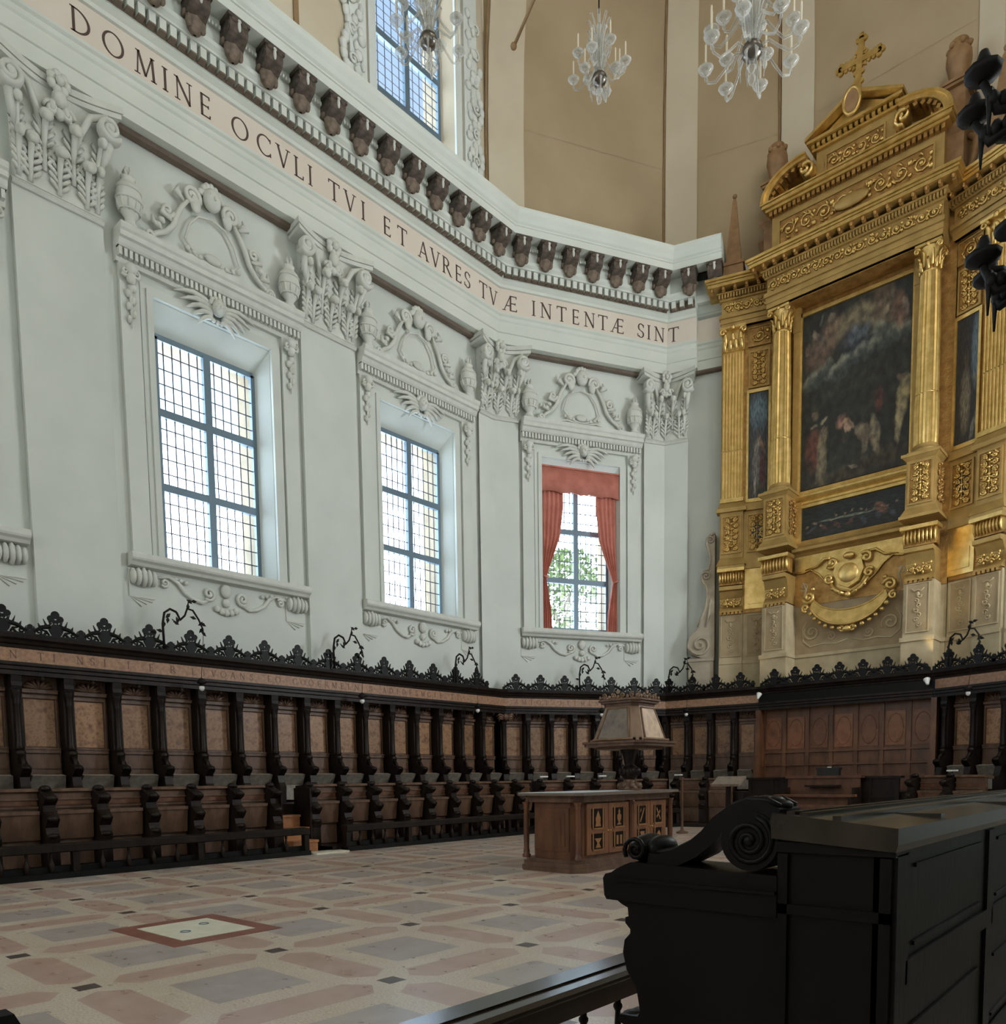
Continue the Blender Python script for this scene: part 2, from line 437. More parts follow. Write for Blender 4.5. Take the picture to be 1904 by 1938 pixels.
mb = MB(WF(4, 0)); mb.box(-.3, REC, 0, LEN[4] + .3, 1.2, ZT)
struct(mb.build('wall_altar_far', 'plaster'), 'wall behind the right wing of the altarpiece', 'wall')
mb = MB(WF(5, 0)); wall_row(mb, -.3, LEN[5] + .3, 0, ZT, [LEN[5] - 3.09], ZL, ZH, GL, GH)
struct(mb.build('wall_apse_right', 'plaster'), 'angled white wall to the right of the altarpiece', 'wall')
mb = MB(WF(6, 0)); mb.box(-.3, REC, 0, 30.7, 1.2, ZT)
struct(mb.build('wall_right', 'plaster'), 'long white wall on the right side of the choir', 'wall')
mb = MB(); mb.box(-18.4, -12.6, 0, XR + 1.2, -12, 40)
struct(mb.build('wall_nave', 'plaster'), 'far white wall closing the nave behind the viewer', 'wall')
mb = MB(); mb.box(-19, -12.5, -.3, 3, 27, 0)
struct(mb.build('floor', 'floor'), 'polished marble floor with pink, grey and cream inlay pattern', 'floor')

# upper walls and vault ------------------------------------------------------
ZV = 22.0
def upper(name, k, s0, s1, wins, label, mat):
    mb = MB(WF(k, 0))
    if wins: wall_row(mb, s0, s1, ZT, UZH + .4, wins, UZL, UZH, UGL, UGH, hf=1.5, hg=1.28, y0=.25, ym=.75, y1=1.3)
    else: mb.box(s0, .25, ZT, s1, 1.3, 24.5)
    struct(mb.build(name, mat), label, 'wall')
upper('wall_upper_left', 0, -12, LEN[0] + .5, [3.2, 9.6, 15.98], 'pale upper wall with the high window above the cornice', 'tanlight')
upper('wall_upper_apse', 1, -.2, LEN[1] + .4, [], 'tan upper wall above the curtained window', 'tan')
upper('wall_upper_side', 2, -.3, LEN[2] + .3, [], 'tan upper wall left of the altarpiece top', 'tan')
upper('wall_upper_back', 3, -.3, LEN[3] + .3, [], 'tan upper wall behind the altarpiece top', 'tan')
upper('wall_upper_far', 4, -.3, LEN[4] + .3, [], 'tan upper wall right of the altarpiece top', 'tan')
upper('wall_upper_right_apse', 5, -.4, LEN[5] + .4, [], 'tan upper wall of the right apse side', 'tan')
upper('wall_upper_right', 6, -.3, 30.7, [], 'pale upper wall on the right side', 'tanlight')
APX = Vector((XC, 16.5))
def corner(i, off):                    # inner corner between wall i-1 and i at an offset into the room
    return START[i] + (NV[i - 1] + NV[i]) * (off / (1 + NV[i - 1].dot(NV[i])))
CU = [corner(i, -.24) for i in range(1, 7)]
mb = MB(); N = 12; AH, AB = ZV, 14.5
def web(a, b, ca, cb):
    rows = []
    for i in range(N + 1):
        t = pi / 2 * i / N
        pa = ca + (a - ca) * cos(t); pb = cb + (b - cb) * cos(t); z = AH + AB * sin(t)
        rows += [(pa.x, pa.y, z), (pb.x, pb.y, z)]
    mb.add(rows, [(2 * i, 2 * i + 1, 2 * i + 3, 2 * i + 2) for i in range(N)], True)
for i in range(5): web(CU[i], CU[i + 1], APX, APX)
def curve(a, ca, h):
    return [(ca + (a - ca) * cos(pi / 2 * i / N)).to_3d() + Vector((0, 0, h + (AH + AB - h) * sin(pi / 2 * i / N))) for i in range(N + 1)]
def strip(A, B):
    mb.add([p[:] for p in A + B], [(i, i + 1, len(A) + i + 1, len(A) + i) for i in range(len(A) - 1)], True)
HS_ = 25.5                              # the side bays spring higher, over the upper windows
for q, sx in ((CU[0], -1), (CU[5], 1)):
    e = curve(q, APX, HS_); strip(curve(Vector((q.x, 16.5)), APX, HS_), e)
    strip([q.to_3d() + Vector((0, 0, AH))] + e, [q.to_3d() + Vector((0, 0, AH))] + curve(q, APX, AH))
    strip(curve(Vector((q.x, -12)), Vector((XC, -12)), HS_), curve(Vector((q.x, 16.5)), APX, HS_))
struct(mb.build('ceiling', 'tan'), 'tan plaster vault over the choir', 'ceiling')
for i, (nm, lb) in enumerate((('trim_1', 'brown vault rib line above the corner beside the curtained window'), ('trim_2', 'brown vault rib line between the two tan vault faces'), ('trim_3', 'brown vault rib line rising behind the altarpiece'))):
    c = CU[i]; mb = MB(); pts = [(c.x, c.y, 18.35), (c.x, c.y, ZV)]
    cc = c + (APX - c).normalized() * .03; pts = [(cc.x, cc.y, 18.35), (cc.x, cc.y, 20.), (cc.x, cc.y, ZV)]
    for j in range(1, 7):
        t = pi / 2 * j / 9; p = APX + (cc - APX) * cos(t); pts.append((p.x, p.y, AH + AB * sin(t) - .03))
    mb.tube(pts, .035, 6); struct(mb.build(nm, 'rib'), lb, 'rib')
# broad flat bands beside the ribs
mb = MB()
def band(a, b, f0, f1, d=.05):
    A = curve(a, APX, AH); B = curve(b, APX, AH); inw = (APX - (a + b) / 2).normalized().to_3d() * d
    P = [A[i].lerp(B[i], f0) + inw for i in range(7)]; Q = [A[i].lerp(B[i], f1) + inw for i in range(7)]
    P = [P[0] - Vector((0, 0, 3.7))] + P; Q = [Q[0] - Vector((0, 0, 3.7))] + Q
    strip(P, Q); strip([q - inw * 3 for q in Q], Q)
for i in (0, 1, 2, 3): band(CU[i], CU[i + 1], .015, .20 if i != 1 else .30)
struct(mb.build('trim_4', 'tanlight'), 'paler flat bands beside the vault ribs', 'rib')
mb = MB(WF(0, 0)); mb.box(11.92, .20, 18.4, 12.06, .27, 25.4); struct(mb.build('trim_5', 'rib'), 'thin brown vertical strip on the upper wall left of the high window', 'rib')
# iron tie rod under the vault
t = thing('tie_rod', (0, 0, 0), 'dark diagonal tie rod across the tan vault at the top', 'tie rod')
mb = MB(); mb.tube([(-16.35, 19.0, 23.6), (-14.1, 18.6, 25.05), (-10.0, 18, 27.6)], .05, 6); mb.build('rod', 'rib', t)
mb = MB(); mb.ball((-16.4, 19.0, 23.57), .1); mb.build('anchor_plate', 'rib', t)

# entablature -----------------------------------------------------------------
PATH = [Vector((-17.2, -12)), c12, c23, c23 + DV[2] * 1.12]
PATH2 = [c23 + DV[2] * 1.12, c23 + DV[2] * 2.0]
PATHK = [Vector((-17.2, -12)), c12, c23, c23 + DV[2] * 2.02]
t = thing('entablature', (0, 0, 0), 'long white classical entablature with painted Latin inscription running round the walls', 'cornice', kind='structure')
PA = [(0, 15.12), (.30, 15.12), (.30, 15.42), (.34, 15.43), (.34, 15.74), (.38, 15.78), (.40, 15.86), (.45, 15.90), (.45, 15.96), (.42, 15.97)]
PFR = [(.42, 15.97), (.42, 16.66)]
PC = [(.42, 16.66), (.48, 16.67), (.50, 16.74), (.57, 16.80), (.58, 16.86), (.60, 16.86), (.60, 17.12), (.80, 17.12), (.81, 17.16), (.88, 17.22), (.90, 17.29), (.82, 17.30), (.82, 17.78)]
PK = [(.82, 17.78), (1.28, 17.78), (1.28, 17.97), (1.31, 17.98), (1.31, 18.02), (1.36, 18.06), (1.40, 18.16), (1.46, 18.26), (1.48, 18.34), (1.48, 18.40), (-.35, 18.44)]
def shift(pr, d): return [(o - d if o > 0 else o, z) for o, z in pr]
mb = MB(); mb.sweep(PATH, PA); mb.sweep(PATH2, shift(PA, .25)); mb.build('architrave', 'greenish', t, 'pale green banded architrave')
mb = MB(); mb.sweep(PATH, PFR); mb.sweep(PATH2, shift(PFR, .25)); mb.build('frieze', 'pink', t, 'pale pink frieze band')
mb = MB(); mb.sweep(PATH, PC); mb.sweep(PATHK, PK); mb.sweep(PATH2, shift(PC, .45))
mb.sweep([PATH[-1] - DV[2] * .02, PATH[-1]], [(0, 15.12), (.30, 15.12), (.42, 16.66), (.60, 16.9), (.82, 17.3), (.82, 17.78), (0, 17.78)], True)
mb.sweep([PATHK[-1] - DV[2] * .02, PATHK[-1]], [(0, 17.78)] + PK[1:-1] + [(0, 18.4)], True)
mb.build('cornice_moulding', 'greenish', t, 'pale green moulded cornice')
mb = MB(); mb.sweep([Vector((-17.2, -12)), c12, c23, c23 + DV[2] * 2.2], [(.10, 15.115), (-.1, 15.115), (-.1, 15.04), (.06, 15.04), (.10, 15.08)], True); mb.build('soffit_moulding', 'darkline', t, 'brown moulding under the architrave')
mb = MB()
def dentils(k, a, b, per, w, o0, o1, z0, z1):
    n = int((b - a) / per); st = (b - a) / n; mb.M = WF(k, 0)
    for i in range(n):
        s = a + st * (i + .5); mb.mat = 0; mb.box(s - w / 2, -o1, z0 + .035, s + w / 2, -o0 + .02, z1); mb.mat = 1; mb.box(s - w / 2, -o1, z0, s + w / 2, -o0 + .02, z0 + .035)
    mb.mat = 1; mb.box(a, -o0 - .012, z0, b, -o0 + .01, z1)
dentils(0, 0, LEN[0] - .18, .215, .135, .60, .775, 16.87, 17.11)
dentils(1, .19, LEN[1] - .29, .215, .135, .60, .775, 16.87, 17.11)
dentils(2, .29, 1.1, .215, .135, .60, .775, 16.87, 17.11)
mb.build('dentil_band', ['greenish', 'darkline'], t)
# modillions: dark scrolled brackets with a pale drop on the front
mm = MB(); mm.mat = 0
mm.prism([(-x, z) for x, z in [(.80, 17.46), (.90, 17.38), (1.04, 17.36), (1.16, 17.42), (1.24, 17.48), (1.26, 17.56), (1.26, 17.775), (.80, 17.775)]], -.21, .21, 'x')
mm.box(-.25, -1.28, 17.70, .25, -.80, 17.775)
for sx in (-.2, .2):
    mm.tube([(sx, y, z) for _, y, z in []] or [(sx, -1.16 - .07 * cos(i * .8), 17.56 + .07 * sin(i * .8)) for i in range(8)], .03, 5); mm.ball((sx * .6, -1.26, 17.68), (.08, .04, .05), 6, 5)
mm.mat = 2
mm.lathe([(.03, 17.08), (.10, 17.11), (.18, 17.22), (.20, 17.34), (.16, 17.44), (0, 17.5)], 8, (0, -.94), sy=.75)
for sx in (-.15, 0, .15): mm.ball((sx, -1.0, 17.26), (.075, .08, .12), 6, 5)
for sx in (-.2, .2): mm.ball((sx, -.92, 17.40), (.07, .1, .07), 6, 5)
mm.mat = 1; mm.ball((0, -1.265, 17.60), (.042, .035, .11), 6, 6); mm.ball((0, -1.275, 17.70), (.05, .03, .03), 6, 4)
M['modleaf'] = plain('brown_stucco', (.13, .10, .075), (.22, .17, .13), rough=.85, scale=9)
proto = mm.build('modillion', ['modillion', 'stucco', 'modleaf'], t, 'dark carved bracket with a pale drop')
first = True
for k, ss in ((0, [18.03 - .85 * i for i in range(22)]), (1, [.62 + .807 * i for i in range(7)]), (2, [.98])):
    for s in ss:
        if k == 0 and s > LEN[0] - .5: continue
        o = proto if first else proto.copy()
        if not first: COL.objects.link(o)
        first = False; o.parent = t; o.matrix_local = WF(k, s)
for s in (1.78,): o = proto.copy(); COL.objects.link(o); o.parent = t; o.matrix_local = WF(2, s)
# coffers between the modillions (pale hanging fringe)
mb = MB()
for k, ss in ((0, [18.03 - .85 * i - .425 for i in range(1, 22)]), (1, [.62 + .807 * i + .40 for i in range(6)])):
    mb.M = WF(k, 0)
    for s in ss:
        mb.box(s - .2, -.90, 17.62, s + .2, -.80, 17.775)
        for j in range(5): mb.ball((s - .16 + .08 * j, -.91, 17.63), (.035, .03, .05), 6, 4)
mb.build('coffer_fringe', 'greenish', t)

# inscription -------------------------------------------------------------------
def letter(ch):
    """Roman capital as flat outlines in a unit height cell; returns (polygons, width)"""
    P = []; TK, TN, SF = .115, .06, .045
    def st(x0, z0, x1, z1, w):
        dx, dz = x1 - x0, z1 - z0; l = hypot(dx, dz); nx, nz = -dz / l * w / 2, dx / l * w / 2
        P.append([(x0 + nx, z0 + nz), (x0 - nx, z0 - nz), (x1 - nx, z1 - nz), (x1 + nx, z1 + nz)])
    def sf(x, z, w=.26):
        P.append([(x - w / 2, z), (x + w / 2, z), (x + w / 2, z + SF), (x - w / 2, z + SF)])
    def arc(cx, cz, rx, rz, a0, a1, n=16, k=1.0):
        for i in range(n):
            q = [radians(a0 + (a1 - a0) * (i + e) / n) for e in (0, 1)]
            w = [TN + (TK - TN) * abs(cos(b)) ** 1.3 for b in q]
            P.append([(cx + rx * cos(q[0]), cz + rz * sin(q[0])), (cx + rx * cos(q[1]), cz + rz * sin(q[1])),
                      (cx + (rx - w[1]) * cos(q[1]), cz + (rz - w[1] * .9) * sin(q[1])), (cx + (rx - w[0]) * cos(q[0]), cz + (rz - w[0] * .9) * sin(q[0]))])
    w = .8
    if ch == 'I': w = .3; st(.15, 0, .15, 1, TK); sf(.15, 0); sf(.15, 1 - SF)
    elif ch == 'D': w = .85; st(.15, 0, .15, 1, TK); sf(.12, 0, .2); sf(.12, 1 - SF, .2); arc(.25, .5, .58, .5, -90, 90); st(.1, .03, .28, .03, TN); st(.1, .97, .28, .97, TN)
    elif ch == 'O': w = .95; arc(.475, .5, .47, .5, 0, 360, 28)
    elif ch == 'C': w = .8; arc(.48, .5, .47, .5, 48, 312, 22); st(.79, .74, .79, .93, TN); st(.79, .26, .79, .07, TN)
    elif ch == 'M': w = 1.05; st(.16, 0, .22, 1, TN); st(.22, 1, .53, .05, TK); st(.53, .05, .84, 1, TN); st(.84, 1, .91, 0, TK); sf(.16, 0); sf(.9, 0); sf(.2, 1 - SF, .2); sf(.86, 1 - SF, .2)
    elif ch == 'N': w = .9; st(.16, 0, .16, 1, TN); st(.14, 1, .76, 0, TK); st(.76, 0, .76, 1, TN); sf(.16, 0); sf(.76, 1 - SF); sf(.12, 1 - SF, .2)
    elif ch == 'E': w = .6; st(.15, 0, .15, 1, TK); st(.1, .03, .56, .03, TN); st(.1, .5, .48, .5, TN); st(.1, .97, .54, .97, TN); st(.54, 0, .56, .16, TN); st(.53, .84, .53, 1, TN); st(.48, .43, .48, .57, TN)
    elif ch == 'V': w = .85; st(.12, 1, .44, 0, TK); st(.44, 0, .74, 1, TN); sf(.12, 1 - SF); sf(.74, 1 - SF)
    elif ch == 'L': w = .62; st(.15, 0, .15, 1, TK); sf(.15, 1 - SF); st(.1, .03, .56, .03, TN); st(.56, 0, .58, .2, TN); sf(.1, 0, .16)
    elif ch == 'T': w = .8; st(.4, 0, .4, 1, TK); sf(.4, 0); st(.04, .97, .76, .97, TN); st(.05, .82, .05, 1, TN); st(.75, .82, .75, 1, TN)
    elif ch == 'A': w = .85; st(.1, 0, .42, 1, TN); st(.42, 1, .76, 0, TK); sf(.1, 0); sf(.76, 0); st(.2, .35, .64, .35, TN)
    elif ch == 'R': w = .8; st(.15, 0, .15, 1, TK); sf(.15, 0); sf(.1, 1 - SF, .16); st(.1, .97, .35, .97, TN); st(.1, .5, .35, .5, TN); arc(.32, .735, .3, .265, -90, 90, 10); st(.36, .5, .74, .03, TK); sf(.78, 0, .16)
    elif ch == 'S': w = .58; arc(.29, .74, .25, .26, 30, 270, 14); arc(.29, .25, .27, .25, -150, 90, 14); st(.5, .72, .52, .92, TN); st(.04, .28, .04, .08, TN)
    elif ch == '&': w = 1.1; st(.08, 0, .56, 1, TN); st(.56, 1, .56, 0, TK); st(.24, .33, .56, .33, TN); st(.54, .97, .98, .97, TN); st(.54, .5, .9, .5, TN); st(.54, .03, 1., .03, TN); sf(.08, 0); st(.98, .84, .98, 1, TN); st(1., 0, 1.01, .16, TN); st(.9, .43, .9, .57, TN)
    return P, w
L1 = [('R', 5.28), ('D', 6.6), ('O', 7.21), ('M', 7.84), ('I', 8.25), ('N', 8.64), ('E', 9.12), ('O', 9.95), ('C', 10.54), ('V', 11.05), ('L', 11.48), ('I', 11.80), ('T', 12.5), ('V', 12.98), ('I', 13.40), ('E', 14.18), ('T', 14.72), ('A', 15.48), ('V', 15.93), ('R', 16.38), ('E', 16.84), ('S', 17.22), ('T', 17.90), ('V', 18.34)]
L2 = [('&', .46), ('I', 1.24), ('N', 1.66), ('T', 2.20), ('E', 2.68), ('N', 3.18), ('T', 3.66), ('&', 4.2), ('S', 5.06), ('I', 5.36), ('N', 5.76)]
L3 = [('T', .37)]
for k, L in ((0, L1), (1, L2), (2, L3)):
    for ch, s in L:
        mb = MB(); Ps, w = letter(ch); h = .45
        for P in Ps: mb.prism([((x - w / 2) * h, z * h) for x, z in P], -.006, .004)
        o = mb.build('inscription_letter', 'letter', t); o.matrix_local = WF(k, s, 16.045, .42)

# pilasters with Corinthian capitals ------------------------------------------------
def capital(w, h, lod=1):
    """pilaster capital: w wide at the shaft, h high, centred, front towards -y"""
    b = w / 2 * .93; e = w / 2 + .27; mb = MB()
    NS = 10
    for i in range(NS):
        p, q = -b + 2 * b * i / NS, -b + 2 * b * (i + 1) / NS; mb.frust((p, -.05, q, .12, 0), (p * 1.02, -.20, q * 1.02, .12, h * .90))
    mb.sweep([(-b - .06 + (2 * b + .12) * i / 10, 0) for i in range(11)], [(0, -.13), (.05, -.13), (.09, -.08), (.05, -.03), (.03, 0), (0, 0)])
    ab = MB()
    n = 16; pts = []
    for i in range(n + 1):
        t = i / n; pts.append((-e + 2 * e * t, -.50 + .30 * sin(pi * t)))
    pts += [(e - .08, .12), (-e + .08, .12)]
    ab.prism(pts, h * .885, h * .93, 'z'); ab.prism([(x * 1.03, y * 1.05 if y < 0 else y) for x, y in pts], h * .94, h, 'z')
    lv = MB()
    def leaf(x, z0, hh, ww, curl, y0, tilt=0.):
        """acanthus leaf: stem, paired fronds and a curled tip"""
        lv.tube([(x, y0, z0), (x + tilt * .4, y0 - .05, z0 + hh * .5), (x + tilt, y0 - .12 - curl * .5, z0 + hh * .88), (x + tilt, y0 - .16 - curl, z0 + hh)], [.05, .05, .06, .05], 6)
        lv.ball((x + tilt, y0 - .14 - curl, z0 + hh * .97), (ww * .34, .13, .09), 8, 6)
        lv.ball((x + tilt, y0 - .20 - curl, z0 + hh * .90), (ww * .22, .07, .08), 8, 5)
        for j in range(5):
            u = .12 + .17 * j; sp = ww * .5 * (1 - .30 * abs(u - .5))
            for sx in (-1, 1):
                zb = z0 + hh * u; yb = y0 - .06 * u; xc = x + tilt * u
                lv.tube([(xc + sx * .02, yb, zb), (xc + sx * sp * .62, yb - .055, zb + hh * .09), (xc + sx * sp, yb - .03, zb + hh * .20), (xc + sx * sp * 1.04, yb - .06, zb + hh * .15)], [.030, .040, .034, .010], 5)
    for i in range(3): leaf(-b * .66 + i * b * .66, .02, h * .34, b * .52, .10, -.07)
    for i in range(2): leaf(-b * .34 + i * b * .68, h * .16, h * .44, b * .50, .13, -.10)
    for sx in (-1, 1): leaf(sx * b * .92, .04, h * .34, b * .34, .10, -.06); leaf(sx * b * .90, h * .22, h * .40, b * .36, .13, -.10, sx * .06)
    vo = MB()
    for sx in (-1, 1):
        cx = sx * (e - .22)
        vo.tube(spiral(cx, h * .745, .02, .215, 1.9, 0 if sx > 0 else pi, 28, -.42, sx), [.055] * 22 + [.06] * 7, 6, flat=2.6)
        vo.tube([(sx * b * .38, -.16, h * .46), (sx * b * .50, -.24, h * .62), (sx * b * .72, -.34, h * .79), (cx - sx * .02, -.42, h * .85)], [.05, .06, .07, .06], 6)
        vo.ball((cx, -.52, h * .745), (.075, .06, .075), 8, 6)
        vo.tube([(cx, -.36, h * .64), (cx - sx * .04, -.28, h * .52), (cx - sx * .10, -.2, h * .42)], [.10, .08, .03], 6)
        vo.tube(spiral(sx * b * .19, h * .70, .012, .125, 1.5, 0 if sx < 0 else pi, 16, -.27, -sx), .04, 5, flat=1.8)
        vo.tube([(sx * b * .32, -.16, h * .46), (sx * b * .34, -.22, h * .60), (sx * b * .19, -.27, h * .76)], .04, 5)
    fl = MB()
    for i in range(7):
        a = 2 * pi * i / 7; fl.ball((.14 * cos(a), -.34, h * .94 + .14 * sin(a)), (.09, .08, .09), 6, 5)
    fl.ball((0, -.41, h * .94), .085, 6, 5); fl.ball((0, -.33, h * .80), (.14, .12, .15), 8, 6); fl.ball((0, -.28, h * .68), (.10, .09, .11), 6, 5)
    for sx in (-1, 1): fl.ball((sx * .12, -.30, h * .73), (.07, .07, .1), 6, 5)
    return [('capital_bell', mb), ('abacus', ab), ('acanthus_leaves', lv), ('volutes', vo), ('rosette', fl)]
CAPZ, CAPH = 13.05, 2.05
def pilaster(nm, k, s0, s1, label):
    t = thing('pilaster', WF(k, (s0 + s1) / 2), label, 'pilaster', kind='structure')
    w = s1 - s0; mb = MB()
    mb.box(-w / 2, 0, 0, w / 2, REC + .02, CAPZ + .02)
    mb.build('shaft', 'plaster', t)
    c = thing('capital', T3(0, 0, CAPZ)); c.parent = t
    for n, m in capital(w, CAPH): m.build(n, 'stucco', c)
pilaster('p', 0, 5.35, 7.0, 'white pilaster with leafy capital at the far left edge')
pilaster('p', 0, 11.66, 13.34, 'white pilaster with leafy capital between the two uncurtained windows')
def corner_pilaster(i, wa, wb, label):
    t = thing('pilaster', (0, 0, 0), label, 'pilaster', kind='structure'); mb = MB()
    mb.sweep([START[i] - DV[i - 1] * wa, START[i], START[i] + DV[i] * wb], [(-REC - .02, 0), (0, 0), (0, CAPZ), (-REC - .02, CAPZ)]); mb.build('shaft', 'plaster', t)
    h2 = radians(ANG[i] - ANG[i - 1]) / 2
    c = thing('capital', Matrix()); c.parent = t
    for n, m in capital(wa + wb, CAPH):
        mid = (wa - wb) / 2; out = []
        for x, y, z in m.v:
            s = x - mid; o = max(-y, 0) * tan(h2)
            if s < 0: q = WF(i - 1, LEN[i - 1] + s - o * max(0, 1 + s / wa)) @ Vector((0, y, z))
            else: q = WF(i, s + o * max(0, 1 - s / wb)) @ Vector((0, y, z))
            out.append((q.x, q.y, q.z + CAPZ))
        m.v = out; m.build(n, 'stucco', c)
corner_pilaster(1, .68, .83, 'white pilaster folded into the corner left of the curtained window')
corner_pilaster(2, .80, .80, 'white pilaster folded into the corner right of the curtained window')

# windows with stucco surrounds -------------------------------------------------------
def ironwork(t, hg, gl, gh, y, rows=3, cols=2, lead=(6, 5), seg=None, lw=.011):
    w = 2 * hg; mb = MB(); tr = seg or [(gl + (gh - gl) * i / rows) for i in range(1, rows)]
    for x in (-hg, hg): mb.box(x - .06, y - .05, gl, x + .06, y + .05, gh)
    for z in (gl, gh): mb.box(-hg, y - .05, z - .06, hg, y + .05, z + .06)
    mb.box(-.085, y - .07, gl, .085, y + .05, gh)
    for z in tr: mb.box(-hg, y - .065, z - .085, hg, y + .05, z + .085)
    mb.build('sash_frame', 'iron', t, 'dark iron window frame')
    ld = MB(); zs = [gl] + tr + [gh]
    for c in range(2):
        for i in range(1, lead[0]): x = -hg + c * hg + hg * i / lead[0]; ld.box(x - lw, y - .008, gl, x + lw, y + .012, gh)
    for a, b in zip(zs[:-1], zs[1:]):
        n = lead[1]
        for i in range(1, n): z = a + (b - a) * i / n; ld.box(-hg, y - .012, z - lw, hg, y + .008, z + lw)
    ld.build('lead_grid', 'lead', t)
    g = MB(); g.box(-hg, y + .016, gl, hg, y + .022, gh); g.build('pane', 'pane', t)
    r = MB(); r.box(-hg, y + .08, gl, -hg + .01, y + .66, gh); r.box(hg - .01, y + .08, gl, hg, y + .66, gh); r.box(-hg, y + .08, gh - .01, hg, y + .66, gh); r.build('outer_reveal', 'roughstone', t)

def window_surround(t, cherub=True):
    # architrave frame and outer strips
    mb = MB()
    def ring(h0, h1, z0, z1, zz, y0, y1):
        mb.box(-h1, y0, z0, -h0, y1, z1); mb.box(h0, y0, z0, h1, y1, z1); mb.box(-h1, y0, z1, h1, y1, zz)
    ring(1.43, 1.56, 6.5, 12.02, 12.14, REC - .09, REC + .04); ring(1.56, 1.68, 6.5, 12.14, 12.24, REC - .05, REC + .04)
    for sx in (-1, 1):
        a, b = sorted((sx * 1.72, sx * 2.12)); mb.box(a, REC - .10, 6.5, b, REC + .04, 12.45)
    mb.build('casing', 'plaster', t)
    lt = MB(); P = [(0, 12.42), (.10, 12.42), (.12, 12.48), (.14, 12.66), (.26, 12.66), (.30, 12.70), (.34, 12.78), (.40, 12.80), (.40, 12.90), (.44, 12.94), (.46, 13.0), (.46, 13.04), (-.08, 13.06)]
    H = 2.18
    lt.M = T3(0, REC, 0)
    lt.sweep([(-H, -.001), (H, -.001)], P)
    for sx in (-1, 1):
        pts = [(-(o), z) for o, z in P]; pts.append((0, 12.42)); lt.prism([(y, z) for y, z in pts], sx * H, sx * (H - .02), 'x')
        for (a, b) in ((1.25, 2.1),):
            u, v = sorted((sx * a, sx * b)); lt.box(u, -.30, 13.04, v, 0, 13.10)
    lt.build('lintel_cornice', 'stucco', t)
    dn = MB(); n = 40
    for i in range(n): x = -H + .06 + (2 * H - .12) * i / (n - 1); dn.box(x - .032, REC - .24, 12.50, x + .032, REC - .08, 12.655)
    dn.build('lintel_dentils', 'stucco', t)
    for sx in (-1, 1):                 # leafy drops on the frame strips
        g = MB(); x = sx * 1.92
        for dx in (-.11, .11): g.tube(spiral(x + dx, 12.22, .01, .10, 1.4, 0, 12, REC - .20, 1 if dx > 0 else -1), .035, 5)
        g.ball((x, REC - .22, 12.30), (.12, .10, .12), 8, 6); g.ball((x, REC - .2, 12.12), (.10, .09, .12), 8, 6)
        for i in range(6): g.ball((x + .05 * (-1) ** i, REC - .15, 11.96 - i * .13), (.085 - .009 * i, .06, .085), 6, 5)
        g.tube([(x, REC - .15, 12.), (x, REC - .14, 11.15)], [.05, .012], 5)
        g.build('leaf_drop', 'stucco', t)
    w = MB()                            # winged head under the lintel
    w.ball((0, REC - .26, 12.30), (.15, .15, .18), 10, 8); w.ball((0, REC - .40, 12.28), (.03, .04, .035), 6, 5)
    for sx in (-1, 1):
        w.ball((sx * .055, REC - .385, 12.33), (.022, .02, .016), 6, 4); w.ball((sx * .07, REC - .36, 12.25), (.05, .05, .05), 6, 5)
        for j in range(5):
            L_ = .85 - .13 * j
            pts = [(sx * (.12 + L_ * u), REC - .20 + .06 * u, 12.34 - .07 * j + .12 * sin(pi * u) * (1 - .1 * j) - .10 * u * j * .5) for u in (0, .25, .5, .75, 1)]
            w.tube(pts, [.05, .055, .055, .045, .015], 5)
    for i in range(6): w.ball((.17 * cos(pi * i / 5), REC - .24, 12.38 + .12 * sin(pi * i / 5)), .06, 6, 5)
    for i in range(5): w.ball((-.2 + .1 * i, REC - .2, 12.06 - .05 * sin(pi * i / 4)), .05, 6, 5)
    w.build('winged_head', 'stucco', t)
    sl = MB(); sl.M = T3(0, REC, 0); PS = [(0, 6.22), (.18, 6.24), (.22, 6.30), (.28, 6.34), (.30, 6.38), (.30, 6.46), (.26, 6.50), (-.5, 6.52)]; HS = 2.22
    sl.sweep([(-HS, -.001), (HS, -.001)], PS)
    for sx in (-1, 1): sl.prism([(-o, z) for o, z in PS], sx * HS, sx * (HS - .02), 'x')
    sl.build('sill', 'stucco', t)
    for sx in (-1, 1):
        b = MB(); x = sx * 1.92
        for i, dx in enumerate((-.22, -.11, 0, .11, .22)):
            r = .17 + .05 * (1 - abs(dx) / .22)
            b.ball((x + dx, REC - .06, 6.03), (.065, r * .8, r), 8, 6)
        b.box(x - .3, REC - .03, 5.62, x - .27, REC + .02, 6.2)
        b.box(x - .3, REC - .02, 5.6, x + .25, REC + .02, 5.625)
        for j in range(3): b.tube([(x - .29, REC, 5.62), (x - .05 + .12 * j, REC - .02, 5.42 + .06 * j)], .014, 4)
        b.build('sill_bracket', 'stucco', t)
    ap = MB()
    for sx in (-1, 1):
        ap.tube([(sx * x, REC - .04, z) for x, z in ((1.62, 6.08), (1.35, 6.15), (1.15, 6.05), (1.0, 5.86), (.8, 5.74), (.6, 5.70), (.42, 5.78))], [.03, .045, .05, .05, .05, .045, .03], 6)
        ap.tube(spiral(sx * .42, 5.93, .015, .16, 1.6, pi / 2, 18, REC - .05, sx), .042, 6)
        ap.tube(spiral(sx * 1.45, 6.0, .01, .10, 1.4, 0, 12, REC - .05, sx), .035, 5)
        for i in range(3): ap.ball((sx * (1.2 - .12 * i), REC - .05, 6.12 - .02 * i), (.06, .05, .05), 6, 5)
    for i in range(5): ap.ball((-.24 + .12 * i, REC - .05, 5.62 - .07 * sin(pi * i / 4)), (.08, .06, .08), 6, 5)
